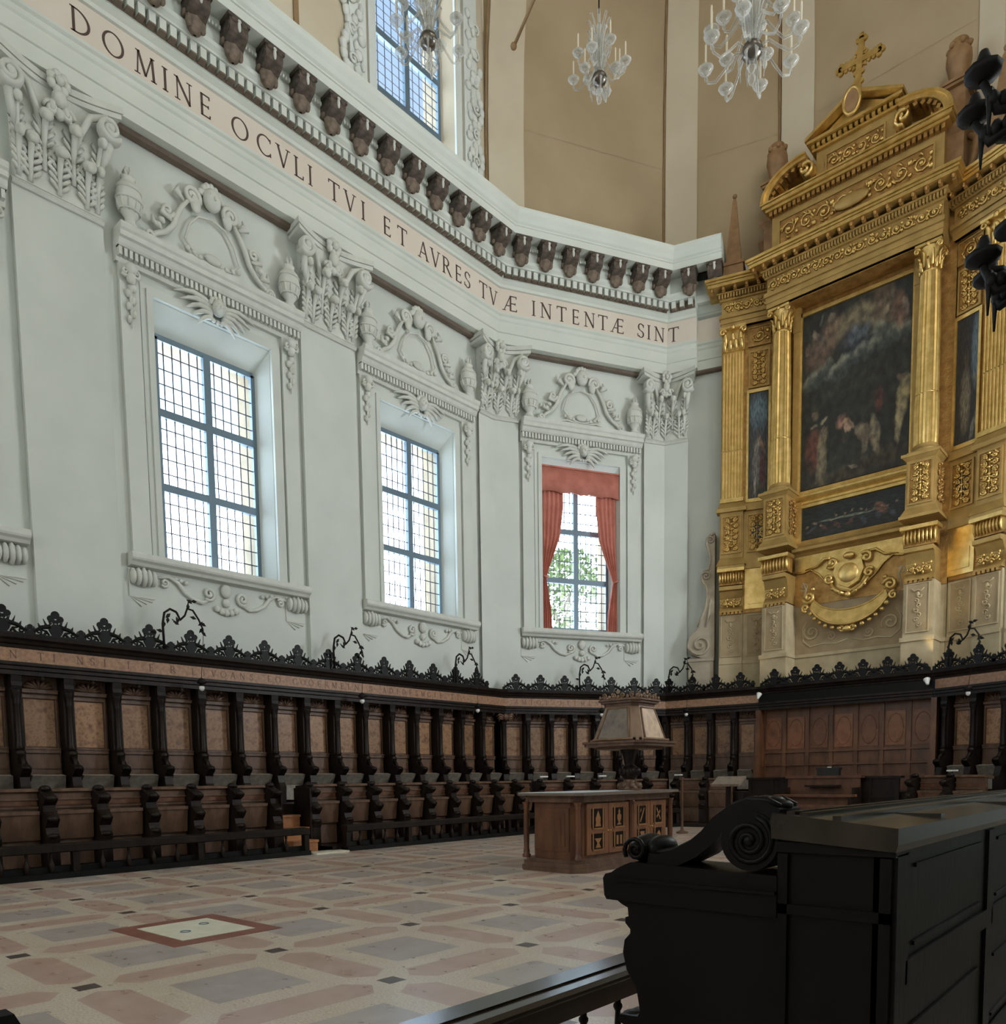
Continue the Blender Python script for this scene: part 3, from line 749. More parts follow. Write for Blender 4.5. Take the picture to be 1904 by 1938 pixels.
    ap.ball((0, REC - .06, 6.05), (.14, .08, .16), 8, 6); ap.ball((0, REC - .05, 5.78), (.1, .07, .1), 8, 6)
    ap.build('apron_scrolls', 'stucco', t)

def stucco_pediment(t):
    """open scrolled stucco cresting above a window (x centred, foot at z = 0)"""
    a = MB(); Y = -.06
    for sx in (-1, 1):
        a.tube([(sx * x, Y, z) for x, z in ((1.35, .05), (1.25, .22), (1.02, .36), (.86, .55), (.78, .78), (.66, 1.0), (.52, 1.18))], [.03, .05, .055, .06, .06, .05, .04], 6)
        a.tube(spiral(sx * .44, 1.30, .015, .19, 1.7, -pi / 4 if sx > 0 else 5 * pi / 4, 20, Y - .03, sx), .05, 6)
        a.tube(spiral(sx * .98, .78, .015, .13, 1.5, pi, 16, Y - .02, -sx), .04, 6)
        a.tube(spiral(sx * 1.38, .14, .01, .12, 1.5, 0, 14, Y - .02, sx), .04, 6)
        for i, (x, z) in enumerate(((1.12, .52), (1.2, .40), (.74, 1.22), (.24, 1.48))): a.ball((sx * x, Y - .03, z), (.08, .07, .06), 6, 5)
        a.tube([(sx * .15, Y, .10), (sx * .5, Y, .16), (sx * .75, Y, .10), (sx * 1.1, Y, .06)], .03, 5)
        for i in range(3): a.ball((sx * (.3 + .14 * i), Y - .02, .2 + .03 * i), (.06, .05, .05), 6, 5)
    a.build('scrolls', 'stucco', t)
    a = MB(); a.tube([(-.62, Y, .42), (-.5, Y, .75), (-.3, Y, .98), (0, Y, 1.06), (.3, Y, .98), (.5, Y, .75), (.62, Y, .42), (.4, Y, .2), (0, Y, .12), (-.4, Y, .2), (-.62, Y, .42)], .025, 5)
    for sx in (-1, 1):
        a.tube([(sx * .62, Y - .03, 1.12), (sx * .8, Y - .05, 1.2), (sx * .72, Y - .02, 1.36)], [.03, .08, .02], 5); a.tube([(sx * .9, Y - .03, .62), (sx * 1.12, Y - .05, .66), (sx * 1.06, Y - .02, .84)], [.03, .07, .02], 5); a.tube([(sx * 1.12, Y - .03, .36), (sx * 1.3, Y - .04, .40), (sx * 1.3, Y - .02, .54)], [.03, .06, .015], 5)
    a.build('shield_border', 'stucco', t)
    h = MB(); h.ball((0, Y - .06, 1.40), (.20, .16, .22), 10, 8); h.ball((0, Y - .20, 1.38), (.04, .05, .05), 6, 5)
    for i in range(7): h.ball((.19 * cos(pi * i / 6), Y - .03, 1.50 + .16 * sin(pi * i / 6)), .075, 6, 5)
    for sx in (-1, 1):
        h.ball((sx * .08, Y - .18, 1.44), (.03, .025, .02), 6, 4); h.ball((sx * .36, Y - .02, 1.18), (.12, .07, .17), 8, 6)
    h.build('crowning_head', 'stucco', t)
    p = MB(); p.ball((0, Y + .02, .28), (.20, .07, .10), 10, 6); p.build('boss', 'stucco', t)
def vase_parts(t):
    v = MB(); v.lathe([(0, 0), (.13, 0), (.14, .05), (.10, .10), (.10, .16), (.17, .24), (.245, .42), (.265, .60), (.24, .70), (.255, .72), (.245, .76), (.20, .80), (.15, .86), (.13, .92), (.16, .95), (.12, .98), (0, 1.0)], 14, sy=.8)
    v.build('body', 'stucco', t)
    g = MB()
    for zz, rr in ((.50, .262), (.70, .25), (.30, .21)): g.tube([(rr * cos(2 * pi * i / 16), rr * .8 * sin(2 * pi * i / 16), zz) for i in range(17)], .022, 5)
    for i in range(10): a = 2 * pi * i / 10; g.tube([(.18 * cos(a), .145 * sin(a), .27), (.235 * cos(a), .19 * sin(a), .38), (.255 * cos(a), .205 * sin(a), .48)], [.02, .03, .02], 5)
    g.build('bands', 'stucco', t)
    f = MB()
    for i in range(5): a = 2 * pi * i / 5; f.tube([(.05 * cos(a), .05 * sin(a), .98), (.09 * cos(a), .08 * sin(a), 1.07), (.06 * cos(a), .05 * sin(a), 1.16)], [.035, .03, .01], 5)
    f.build('flame', 'stucco', t)

WL = ['window cut off by the left edge of the picture', 'nearest tall window with bare panes', 'middle tall window with bare panes', 'window hung with red curtains']
protoW = None
for i, (k, s) in enumerate(((0, W1C[1]), (0, W1C[2]), (0, W1C[3]), (1, W2C[0]))):
    if protoW is None:
        t = thing('window_1', WF(k, s), 'tall leaded window with stucco surround, ' + WL[i], 'window', kind='structure')
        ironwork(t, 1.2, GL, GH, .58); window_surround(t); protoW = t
    else:
        t = dup(protoW, WF(k, s), 'tall leaded window with stucco surround, ' + WL[i]); t.name = 'window_%d' % (i + 1)
protoP = protoV = None
WN = ['cut-off left window', 'nearest bare window', 'middle bare window', 'red-curtained window']
for i, (k, s) in enumerate(((0, W1C[2]), (0, W1C[3]), (1, W2C[0]))):
    n = WN[i + 1]
    lb = 'scrolled white stucco ornament with small head, above the ' + n
    if protoP is None:
        protoP = thing('stucco_ornament', WF(k, s, 13.1, -REC + .05) @ Matrix.Diagonal((1.05, 1., 1.1, 1.)), lb, 'wall ornament', 'stucco ornaments above the windows'); stucco_pediment(protoP)
    else: dup(protoP, WF(k, s, 13.1, -REC + .05) @ Matrix.Diagonal((1.05, 1., 1.1, 1.)), lb)
    for sx, sd in ((-1, 'left'), (1, 'right')):
        lb = 'white stucco vase on the %s end of the cornice over the %s' % (sd, n); Mx = WF(k, s + sx * 1.9, 13.11, -REC + .24)
        if protoV is None: protoV = thing('stucco_vase', Mx, lb, 'vase', 'stucco vases over the windows'); vase_parts(protoV)
        else: dup(protoV, Mx, lb)
# high window on the left wall
t = thing('window_5', WF(0, 15.98), 'high leaded window above the cornice behind a chandelier', 'window', kind='structure')
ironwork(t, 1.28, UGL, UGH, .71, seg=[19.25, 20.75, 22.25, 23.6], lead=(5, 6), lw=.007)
mb = MB()
for sx in (-1, 1):
    a, b = sorted((sx * 1.5, sx * 1.75)); mb.box(a, .18, 18.4, b, .27, 25.3)
    a, b = sorted((sx * 1.85, sx * 2.4)); mb.box(a, .16, 18.4, b, .27, 25.5)
mb.build('casing', 'plaster', t)
g = MB()
for sx in (-1, 1):
    for i in range(30):
        z = 18.6 + i * .2; x = sx * (2.12 + .12 * sin(i * 1.9)); g.ball((x, .13, z), (.11 + .04 * sin(i * 2.7), .07, .13), 6, 5)
    for i in range(8): g.tube(spiral(sx * 2.32, 18.9 + i * .75, .02, .16, 1.3, i, 12, .12, sx * (-1) ** i), .035, 5)
    for i in range(14): g.ball((sx * (2.5 + .1 * sin(i)), .18, 20.2 + i * .22), (.13, .08, .15), 6, 5)
g.build('fruit_garland', 'stucco', t)
# curtains in the third window -----------------------------------------------------------
def curtain(k, s, sx, label):
    t = thing('curtain', WF(k, s), label, 'curtain', 'red curtains of the third window')
    mb = MB(); n = 22; rows = [(11.55, .62, 1.42), (10.6, .60, 1.42), (9.6, .72, 1.40), (8.9, .98, 1.40), (8.45, 1.16, 1.40), (8.2, 1.24, 1.39), (7.9, 1.18, 1.40), (7.2, 1.06, 1.41), (6.56, 1.02, 1.42)]
    vs = []
    for z, a, b in rows:
        for i in range(n + 1):
            u = i / n; x = a + (b - a) * u; vs.append((sx * x, .18 + .05 * sin(u * 2 * pi * 5 + z * .3) + .02, z))
    m = n + 1; fs = [(r * m + i, r * m + i + 1, (r + 1) * m + i + 1, (r + 1) * m + i) for r in range(len(rows) - 1) for i in range(n)]
    mb.add(vs, fs, True); mb.build('drape', 'curtain', t)
    b = MB(); b.tube([(sx * 1.2, .12, 8.2), (sx * 1.32, .1, 8.24), (sx * 1.41, .14, 8.3)], .03, 6); b.build('tieback', 'curtain', t)
curtain(1, W2C[0], -1, 'red curtain drawn back to the left side of the window')
curtain(1, W2C[0], 1, 'red curtain drawn back to the right side of the window')
t = thing('pelmet', WF(1, W2C[0]), 'straight red pelmet across the top of the curtained window', 'pelmet')
mb = MB(); n = 48; vs = []
for i in range(n + 1):
    u = i / n; x = -1.42 + 2.84 * u; zz = 10.95 + .06 * abs(sin(u * pi * 4)); y = .085 + .008 * sin(u * 60)
    vs += [(x, y, zz), (x, y, 11.75), (x, y + .03, zz), (x, y + .03, 11.75)]
fs = []
for i in range(n):
    b = 4 * i; fs += [(b, b + 4, b + 5, b + 1), (b + 2, b + 3, b + 7, b + 6), (b, b + 2, b + 6, b + 4), (b + 1, b + 5, b + 7, b + 3)]
mb.add(vs, fs, True); mb.build('valance', 'curtain', t)
mb = MB(); mb.box(-1.43, .06, 11.75, 1.43, .16, 11.80); mb.build('board', 'curtain', t)
# tree outside -----------------------------------------------------------------------------
p = c12 + DV[1] * 7.6 - NV[1] * 12.
t = thing('garden_tree', (p.x, p.y, 0), 'sunlit green tree outside the red-curtained window', 'tree')
mb = MB(); mb.tube([(0, 0, 0), (.1, 0, 4), (0, .2, 9)], [.25, .2, .08], 8)
for i in range(9): a = i * 2.4; mb.tube([(0, .1, 5 + i * .6), (cos(a) * 1.4, sin(a) * 1.4, 7 + i * .65)], [.08, .02], 5)
mb.build('trunk', 'bark', t)
lf = MB(); R = random.Random(3)
for i in range(5600):
    a = R.uniform(0, 2 * pi); zz = R.uniform(4.5, 12.6); rr = 4.6 * sqrt(R.random()) * (1 - max(0, (zz - 9) / 4.6) ** 1.5)
    c = Vector((rr * cos(a), rr * sin(a), zz)); s = R.uniform(.08, .16)
    d1 = Vector((R.gauss(0, 1), R.gauss(0, 1), R.gauss(0, 1))).normalized(); d2 = d1.orthogonal().normalized()
    lf.add([(c + d1 * s)[:], (c + d2 * s * .6)[:], (c - d1 * s)[:], (c - d2 * s * .6)[:]], [(0, 1, 2, 3)])
lf.build('foliage', 'leafgreen', t)
# ------------------------------------------------------------------ choir stalls
# offsets are measured from the pilaster faces into the room
PITCH = .885; PU = .92; UE = 18.58
def upper_stall(t, w, canopy=True, red=False):
    """one seat bay of the back row: origin at the wall face, left edge at x = 0"""
    pm = 'intarsiared' if red else 'intarsia'; wm = 'woodred' if red else 'woodmid'
    b = MB(); b.box(.105, -.06, 1.065, w - .105, -.04, 3.69)
    b.box(.12, -.12, 2.20, w - .12, -.05, 2.29); b.box(.12, -.14, 2.27, w - .12, -.05, 2.30)
    b.box(.14, -.11, 3.27, w - .14, -.05, 3.33); b.box(.12, -.14, 3.37, w - .12, -.05, 3.43); b.box(.115, -.15, 3.42, w - .115, -.05, 3.44)
    for x in (.14, w - .17): b.box(x, -.09, 2.3, x + .03, -.05, 3.28)
    b.box(.12, -.10, 1.76, w - .12, -.05, 1.86)
    b.build('back_board', wm, t)
    p = MB(); p.box(.19, -.075, 2.33, w - .19, -.05, 3.25); p.build('inlaid_panel', pm, t)
    p = MB(); p.box(.13, -.085, 1.89, w - .13, -.05, 2.18); p.build('lower_panel', 'woodmid' if not red else 'woodred', t)
    h = MB()
    for i in range(7):
        a = pi * (i + .5) / 7; h.tube([(w / 2, -.10, 3.46), (w / 2 + .27 * cos(a), -.09, 3.46 + .17 * sin(a))], [.015, .05], 5)
    h.build('shell_head', wm, t)
    d = MB()
    d.box(-.10, -.34, 2.25, .10, -.04, 3.69); d.lathe([(.07, 2.25), (.09, 2.28), (.06, 2.36), (.055, 3.1), (.07, 3.14), (.055, 3.18), (.09, 3.30), (.10, 3.34), (.10, 3.38)], 8, (0, -.36))
    d.prism([(-.05, 3.69), (-.05, 3.38), (-.40, 3.38), (-.42, 3.46), (-.40, 3.54), (-.41, 3.64), (-.41, 3.69)], -.09, .09, 'x')
    d.build('column', 'wood', t)
    a = MB()
    a.prism([(-.04, 2.249), (-.36, 2.249), (-.43, 2.20), (-.40, 2.06), (-.50, 1.97), (-.66, 1.93), (-.70, 1.86), (-.64, 1.79), (-.54, 1.72), (-.58, 1.55), (-.64, 1.46), (-.62, 1.065), (-.04, 1.065)], -.085, .085, 'x')
    a.ball((0, -.66, 1.89), (.099, .08, .06), 8, 6); a.ball((0, -.40, 2.18), (.095, .06, .07), 8, 6)
    a.tube([(0, -.38, 2.14), (0, -.52, 2.02), (0, -.54, 1.9)], [.05, .04, .05], 6)
    a.build('armrest', 'wood', t)
    s = MB(); s.add([(.12, -.26, 1.50), (w - .12, -.26, 1.50), (w - .17, -.46, 1.745), (.17, -.46, 1.745), (.11, -.14, 1.50), (w - .11, -.14, 1.50), (w - .17, -.30, 1.775), (.17, -.30, 1.775)],
                    [(0, 1, 2, 3), (4, 7, 6, 5), (3, 2, 6, 7), (0, 4, 5, 1), (0, 3, 7, 4), (1, 5, 6, 2)])
    s.add([(.12, -.24, 1.12), (w - .12, -.24, 1.12), (w - .12, -.24, 1.5), (.12, -.24, 1.5)], [(0, 1, 2, 3)])
    s.build('tip_up_seat', 'seatwood', t)
def lower_stall(t, w, red=False):
    """one seat bay of the front row: origin on the wall face, seats about two metres out"""
    b = MB(); b.box(.105, -2.02, .125, w - .105, -1.94, 1.44)
    b.prism([(-1.70, 1.40), (-1.70, 1.47), (-2.06, 1.505), (-2.10, 1.49), (-2.10, 1.45), (-2.0, 1.42)], .105, w - .105, 'x')
    b.box(.105, -2.06, 1.30, w - .105, -1.99, 1.33); b.box(.105, -2.05, 1.15, w - .105, -1.99, 1.19)
    b.build('back_board', 'woodmid', t)
    p = MB(); p.box(.12, -2.04, 1.205, w - .12, -2.0, 1.29); p.build('frieze_panel', 'woodred', t)
    s = MB(); s.add([(.12, -2.10, .60), (w - .12, -2.10, .60), (w - .14, -2.20, 1.10), (.14, -2.20, 1.10), (.12, -2.04, .60), (w - .12, -2.04, .60), (w - .14, -2.08, 1.12), (.14, -2.08, 1.12)],
                    [(0, 1, 2, 3), (4, 7, 6, 5), (3, 2, 6, 7), (0, 4, 5, 1), (0, 3, 7, 4), (1, 5, 6, 2)])
    s.box(.14, -2.22, 1.05, w - .14, -2.12, 1.11); s.build('tip_up_seat', 'woodmid', t)
    arm_front(t, 0)
def arm_front(t, x):
    a = MB()
    a.prism([(-2.0, 1.49), (-2.10, 1.50), (-2.17, 1.43), (-2.33, 1.38), (-2.42, 1.33), (-2.37, 1.27), (-2.26, 1.21), (-2.27, 1.10), (-2.38, 1.03), (-2.46, .97), (-2.41, .90), (-2.33, .82), (-2.37, .72), (-2.42, .66), (-2.37, .52), (-2.37, .12), (-1.9, .12), (-1.7, 1.40), (-1.7, 1.47)], x - .10, x + .10, 'x')
    a.ball((x, -2.40, 1.335), (.099, .075, .055), 8, 6); a.ball((x, -2.42, .97), (.098, .07, .06), 8, 6); a.ball((x, -2.39, .67), (.097, .06, .05), 8, 6)
    a.ball((x, -2.10, 1.50), (.099, .10, .06), 8, 6)
    a.build('armrest', 'wood', t)

def row(proto_fn, k, s_list, w, labelf, group, nm, red=False, **kw):
    pr = None
    for i, s in enumerate(s_list):
        if pr is None:
            pr = thing(nm, WS(k, s), labelf(i), 'choir stall', group); proto_fn(pr, w, **kw)
        else: dup(pr, WS(k, s), labelf(i), group)
    return pr
U1 = [UE - PU * (i + 1) for i in range(16)]
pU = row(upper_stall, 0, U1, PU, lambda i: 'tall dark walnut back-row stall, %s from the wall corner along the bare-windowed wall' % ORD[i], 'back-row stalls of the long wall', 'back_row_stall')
n2 = 7; w2 = (LS[1] - .08 - .28) / n2
row(upper_stall, 1, [.08 + w2 * i for i in range(n2)], w2, lambda i: 'tall back-row stall, %s from the left under the red-curtained window' % ORD[i], 'back-row stalls under the curtained window', 'back_row_stall')
n3 = 4; w3 = (LS[2] - .24) / n3
row(upper_stall, 2, [.16 + w3 * i for i in range(n3)], w3, lambda i: 'reddish back-row stall, %s from the left on the wall section left of the bare panelling' % ORD[i], 'reddish back-row stalls', 'back_row_stall', red=True)
row(upper_stall, 4, [.38 + w3 * i for i in range(n3)], w3, lambda i: 'back-row stall at far right beyond the bare panelling, %s after it' % ORD[i], 'back-row stalls beyond the panelling', 'back_row_stall', red=True)
LA = [9.06 - PITCH * (i + 1) for i in range(7)]
pL = row(lower_stall, 0, LA, PITCH, lambda i: 'dark front-row stall without canopy, %s to the left of the stepped gap' % ORD[i], 'front-row stalls left of the gap', 'front_row_stall')
LB = [10.05 + PITCH * i for i in range(9)]
row(lower_stall, 0, LB, PITCH, lambda i: 'dark front-row stall without canopy, %s to the right of the stepped gap' % ORD[i], 'front-row stalls right of the gap', 'front_row_stall')
n4 = 5; a4, b4 = .62, LS[1] - .98; w4 = (b4 - a4) / n4
row(lower_stall, 1, [a4 + w4 * i for i in range(n4)], w4, lambda i: 'front-row stall behind the lectern cabinet, %s from the left below the curtained window' % ORD[i], 'front-row stalls below the curtained window', 'front_row_stall')
row(lower_stall, 2, [1.26 + .95 * i for i in range(2)], .95, lambda i: 'dim front-row stall right of the lectern, %s from the left, near the slim reading stand' % ORD[i], 'dim front-row stalls', 'front_row_stall')
row(lower_stall, 4, [.75 + .95 * i for i in range(2)], .95, lambda i: 'dim front-row stall at the far right beyond the parapet, %s after it' % ORD[i], 'far front-row stalls', 'front_row_stall')
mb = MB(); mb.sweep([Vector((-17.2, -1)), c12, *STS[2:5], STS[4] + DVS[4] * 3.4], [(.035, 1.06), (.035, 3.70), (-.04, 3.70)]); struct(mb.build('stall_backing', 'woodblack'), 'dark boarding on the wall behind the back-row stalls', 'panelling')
for k, s, nm in ((0, 9.06, 'left'), (0, 10.05 - .04, 'right')):
    t = thing('stall_end', WS(k, s), 'dark carved end board of the front row on the %s side of the gap' % nm, 'stall end')
    if nm == 'left': arm_front(t, 0)
    mb = MB(); mb.box(.101 if nm == 'left' else -.12, -2.36, 0, .13 if nm == 'left' else -.065, -1.72, 1.42); mb.build('end_board', 'wood', t)

# canopy with inlaid frieze
CP = [Vector((-17.2, -1)), c12, *STS[2:5], STS[4] + DVS[4] * 3.4]
def canopy(name, path, frieze, label):
    t = thing(name, (0, 0, 0), label, 'canopy')
    mb = MB(); mb.sweep(path, [(0, 3.70), (.42, 3.70), (.42, 3.66), (.44, 3.66), (.44, 3.74), (.47, 3.76), (.47, 3.82), (.50, 3.84), (.50, 3.90), (.43, 3.91)]); mb.build('lower_moulding', 'wood', t)
    mb = MB(); mb.sweep(path, [(.43, 3.90), (.43, 4.17)]); mb.build('frieze', frieze, t, 'warm brown inlaid frieze' if frieze == 'frieze' else None)
    mb = MB(); mb.sweep(path, [(.43, 4.16), (.46, 4.17), (.47, 4.22), (.52, 4.24), (.55, 4.29), (.60, 4.33), (.61, 4.40), (0.02, 4.41)]); mb.build('cornice', 'wood', t)
    return t
e34 = STS[3] - DVS[2] * .05
tc1 = canopy('stall_canopy', [CP[0], c12, STS[2], e34], 'frieze', 'dark stall canopy with light inlaid lettered frieze along the window walls')
tc2 = canopy('stall_canopy', [e34 + DVS[2] * .012, STS[3], STS[4], STS[4] + DVS[4] * .12], 'woodblack', 'plain black canopy over the bare panelling below the altarpiece')
tc3 = canopy('stall_canopy', [STS[4] + DVS[4] * .132, CP[5]], 'frieze', 'dark stall canopy with light frieze at the far right')
# inlaid capitals in the frieze (too worn to read: only the legible run of letters is set)
def frieze_text(txt, k, s0, ds, owner):
    for i, ch in enumerate(txt):
        if ch == ' ': continue
        Ps, w = letter(ch); mb = MB(); h = .15
        for P in Ps: mb.prism([((x - w / 2) * h, z * h) for x, z in P], -.004, .003)
        o = mb.build('inlaid_letter', 'inlayletter', owner); o.matrix_local = WS(k, s0 + ds * i, 3.965, .43)
frieze_text('N TI NSI I E R LIVOANS EO COOERMELN S ADIDESMCIE TI', 0, 4.75, .235, tc1)
frieze_text('AMIOI ITEMENTI INI TI', 1, .5, .26, tc1)
# pendants under the canopy
mb = MB()
for k, L in ((0, [UE - PU * (i + .5) for i in range(16)]), (1, [.08 + w2 * (i + .5) for i in range(n2)])):
    mb.M = WS(k, 0)
    for s in L: mb.lathe([(0, 3.56), (.03, 3.58), (.045, 3.62), (.03, 3.66), (.05, 3.70)], 6, (s, -.38))
mb.build('pendant_drops', 'wood', tc1)
# carved cherub where the canopy turns the corner
mb = MB(); mb.M = WS(1, 0)
q = (0.1, -.5, 3.55); mb.ball(q, (.1, .09, .12), 8, 6)
for sx in (-1, 1):
    for j in range(3): mb.tube([(q[0] + sx * .08, q[1], 3.58 - .05 * j), (q[0] + sx * .2, q[1], 3.64 - .07 * j), (q[0] + sx * (.32 - .05 * j), q[1] + .02, 3.56 - .08 * j)], [.04, .04, .012], 5)
mb.build('corner_cherub', 'woodmid', tc1)

# pierced cresting on top of the canopy
def crest(big=True):
    mb = MB(); y0, y1 = -.02, .02
    if big:
        for dx, dz, r in ((0, .43, .075), (-.085, .355, .06), (.085, .355, .06)): mb.prism(disc(dx, dz, r, 12), y0, y1)
        mb.prism([(-.075, .33), (.075, .33), (.05, .27), (-.05, .27)], y0, y1)
        for a in (-.06, -.02, .02, .06): mb.tube([(a, 0, .34), (a * 1.9, 0, .22)], .013, 4)
        mb.prism([(-.09, .05), (-.13, .13), (-.11, .19), (-.05, .25), (.05, .25), (.11, .19), (.13, .13), (.09, .05), (.04, .0), (-.04, .0)], y0, y1)
        for sx in (-1, 1):
            mb.prism([(sx * .17, .14), (sx * .215, .33), (sx * .17, .25), (sx * .13, .2)], y0, y1)
            mb.tube([(sx * .10, 0, .20), (sx * .24, 0, .17), (sx * .33, 0, .11), (sx * .40, 0, .07)], [.05, .04, .032, .026], 5)
            mb.tube([(sx * .16, 0, .09), (sx * .22, 0, .02), (sx * .3, 0, .015)], [.028, .026, .02], 5)
            mb.prism(disc(sx * .405, .055, .05, 8), y0, y1)
            mb.prism([(sx * .26, .18), (sx * .31, .24), (sx * .30, .15)], y0, y1)
            mb.tube(spiral(sx * .30, .075, .008, .055, 1.2, 0, 10, 0, sx), .018, 4); mb.tube([(sx * .12, 0, .03), (sx * .17, 0, .10), (sx * .25, 0, .12)], [.02, .026, .018], 5)
            mb.prism([(sx * .10, .22), (sx * .125, .31), (sx * .06, .26)], y0, y1); mb.prism([(sx * .35, .10), (sx * .39, .17), (sx * .38, .09)], y0, y1)
    else:
        mb.prism(disc(0, .15, .05, 10), y0, y1); mb.prism(disc(-.045, .10, .035, 8), y0, y1); mb.prism(disc(.045, .10, .035, 8), y0, y1)
        mb.prism([(-.05, .09), (.05, .09), (.04, 0), (-.04, 0)], y0, y1)
    mb.box(-.45 if big else -.05, -.03, -.01, .45 if big else .05, .03, .022)
    return mb
CS = {0: [17.20 - .902 * i for i in range(16)], 1: [.44 + .85 * i for i in range(7)], 2: [.40 + (LS[2] - 1.0) / 3 * i for i in range(4)], 3: [.58 + (LS[3] - 1.16) / 6 * i for i in range(7)], 4: [.58 + .8 * i for i in range(4)]}
pb = ps = None
for k, L in CS.items():
    ow = tc1 if k < 3 else (tc2 if k == 3 else tc3)
    for i, s in enumerate(L):
        if pb is None: pb = crest(True).build('crest_ornament', 'crest', ow); o = pb
        else: o = pb.copy(); COL.objects.link(o)
        o.parent = ow; o.matrix_local = WS(k, s, 4.415, .56)
        st = L[1] - L[0] if len(L) > 1 else .9
        if ps is None: ps = crest(False).build('crest_trefoil', 'crest', ow); o = ps
        else: o = ps.copy(); COL.objects.link(o)
        o.parent = ow; o.matrix_local = WS(k, s + abs(st) / 2, 4.415, .56)
# vine-scroll lamp brackets with hanging lamps
def vine_lamp(t):
    g = MB(); y = -.02
    g.tube([(-.36, y, 0), (-.37, y, .45), (-.33, y, .66), (-.22, y, .74), (-.1, y, .70)], .022, 6)
    g.tube([(-.1, y, .70), (-.04, y, .58), (-.10, y, .50), (-.19, y, .56)], [.022, .02, .017, .009], 5)
    g.tube([(-.04, y, .56), (.06, y, .66), (.13, y, .84), (.14, y, .95)], [.02, .019, .017, .007], 5)
    g.tube([(.10, y, .80), (.22, y, .78), (.33, y, .62), (.38, y - .05, .44), (.36, y - .1, .36)], [.019, .019, .018, .016, .012], 5)
    g.build('vine_scroll', 'blackiron', t)
    l = MB(); R = random.Random(5)
    for (x, z) in ((-.22, .66), (-.28, .60), (-.12, .62), (-.19, .52), (.12, .9), (.09, .96), (.17, .93), (.28, .62), (.34, .56), (.40, .48), (.35, .40), (.3, .5), (-.37, .3), (-.36, .38)):
        a = R.uniform(0, 2 * pi)
        l.add([(x, y - .02, z), (x + .07 * cos(a) - .035 * sin(a), y - .03, z + .07 * sin(a) + .035 * cos(a)), (x + .14 * cos(a), y - .01, z + .14 * sin(a)), (x + .07 * cos(a) + .035 * sin(a), y - .03, z + .07 * sin(a) - .035 * cos(a))], [(0, 1, 2, 3), (3, 2, 1, 0)])
    l.build('leaves', 'blackiron', t)
    c = MB(); c.tube([(.36, y - .1, .38), (.30, y - .16, 0), (.24, y - .18, -.52)], .006, 4); c.build('chain', 'blackiron', t)
    b = MB(); b.lathe([(.012, -.50), (.07, -.54), (.09, -.60), (.04, -.62), (.05, -.66)], 10, (.24, y - .18)); b.build('lamp_cap', 'blackiron', t)
    b = MB(); b.lathe([(.05, -.66), (.055, -.70), (.03, -.74), (0, -.75)], 8, (.24, y - .18)); b.build('lamp_glass', 'bulb', t)
pv = None
for k, s, lb in ((0, 7.95, 'black vine-scroll lamp arm in front of the nearest tall window'), (0, 12.30, 'black vine-scroll lamp arm between the two bare windows'), (0, 16.62, 'black vine-scroll lamp arm beside the corner of the two walls'), (1, 3.05, 'black vine-scroll lamp arm below the red-curtained window'), (2, .85, 'black vine-scroll lamp arm beside the stone scroll of the altarpiece'), (4, 1.05, 'black vine-scroll lamp arm at the far right edge of the cresting')):
    Mx = WS(k, s, 4.43, .64) @ Matrix.Scale(1.15, 4)
    if pv is None: pv = thing('vine_lamp', Mx, lb, 'lamp', 'vine-scroll lamps on the canopy'); vine_lamp(pv)
    else: dup(pv, Mx, lb)
# bare panelling below the altarpiece
t = thing('wall_panelling', WS(3, 0), 'plain red-brown wooden panelling below the altarpiece', 'panelling')
mb = MB(); L = LS[3]; mb.box(.02, -.06, 0, L - .02, .10, 3.72)
n = 7; w = (L - .04) / n
for i in range(n + 1): x = .02 + w * i; x = min(max(x, .08), L - .08); mb.box(x - .06, -.12, 0, x + .06, -.05, 3.7)
for z in (2.27, 1.86, 1.5): mb.box(.02, -.14, z, L - .02, -.05, z + .05)
mb.build('framework', 'woodred', t)
for i in range(n):
    x = .02 + w * i
    p = MB(); p.box(x + .10, -.085, 2.40, x + w - .10, -.05, 3.40); p.tube([(x + w / 2 + (w / 2 - .15) * cos(2 * pi * j / 16), -.085, 2.9 + .42 * sin(2 * pi * j / 16)) for j in range(17)], .012, 4); p.build('raised_panel', 'intarsiared', t)
    p = MB(); p.box(x + .08, -.08, 1.93, x + w - .08, -.05, 2.24); p.build('small_panel', 'woodred', t)
for k, s, lb in ((3, .03, 'left'), (3, LS[3] - .03, 'right')):
    t = thing('partition_post', WS(k, s), 'tall dark partition post closing the stalls at the %s end of the bare panelling' % lb, 'post')
    mb = MB(); mb.box(-.07, -.50, 1.0, .07, -.15, 3.66); mb.box(-.09, -.60, 1.0, .09, -.48, 2.2); mb.build('post', 'woodred', t)
# front panelling of the platform below it
t = thing('front_panelling', WS(3, 0), 'low dark panelled parapet in front of the bare panelling', 'parapet')
mb = MB(); mb.box(.45, -2.02, 0, L - .45, -1.94, 1.46); mb.box(.40, -2.08, 1.44, L - .40, -1.76, 1.50); mb.box(.45, -2.06, .9, L - .45, -2.0, .95)
for i in range(7): x = .5 + (L - 1.0) * i / 6; mb.box(x - .05, -2.05, .1, x + .05, -2.0, 1.44)
mb.build('panels', 'wood', t)
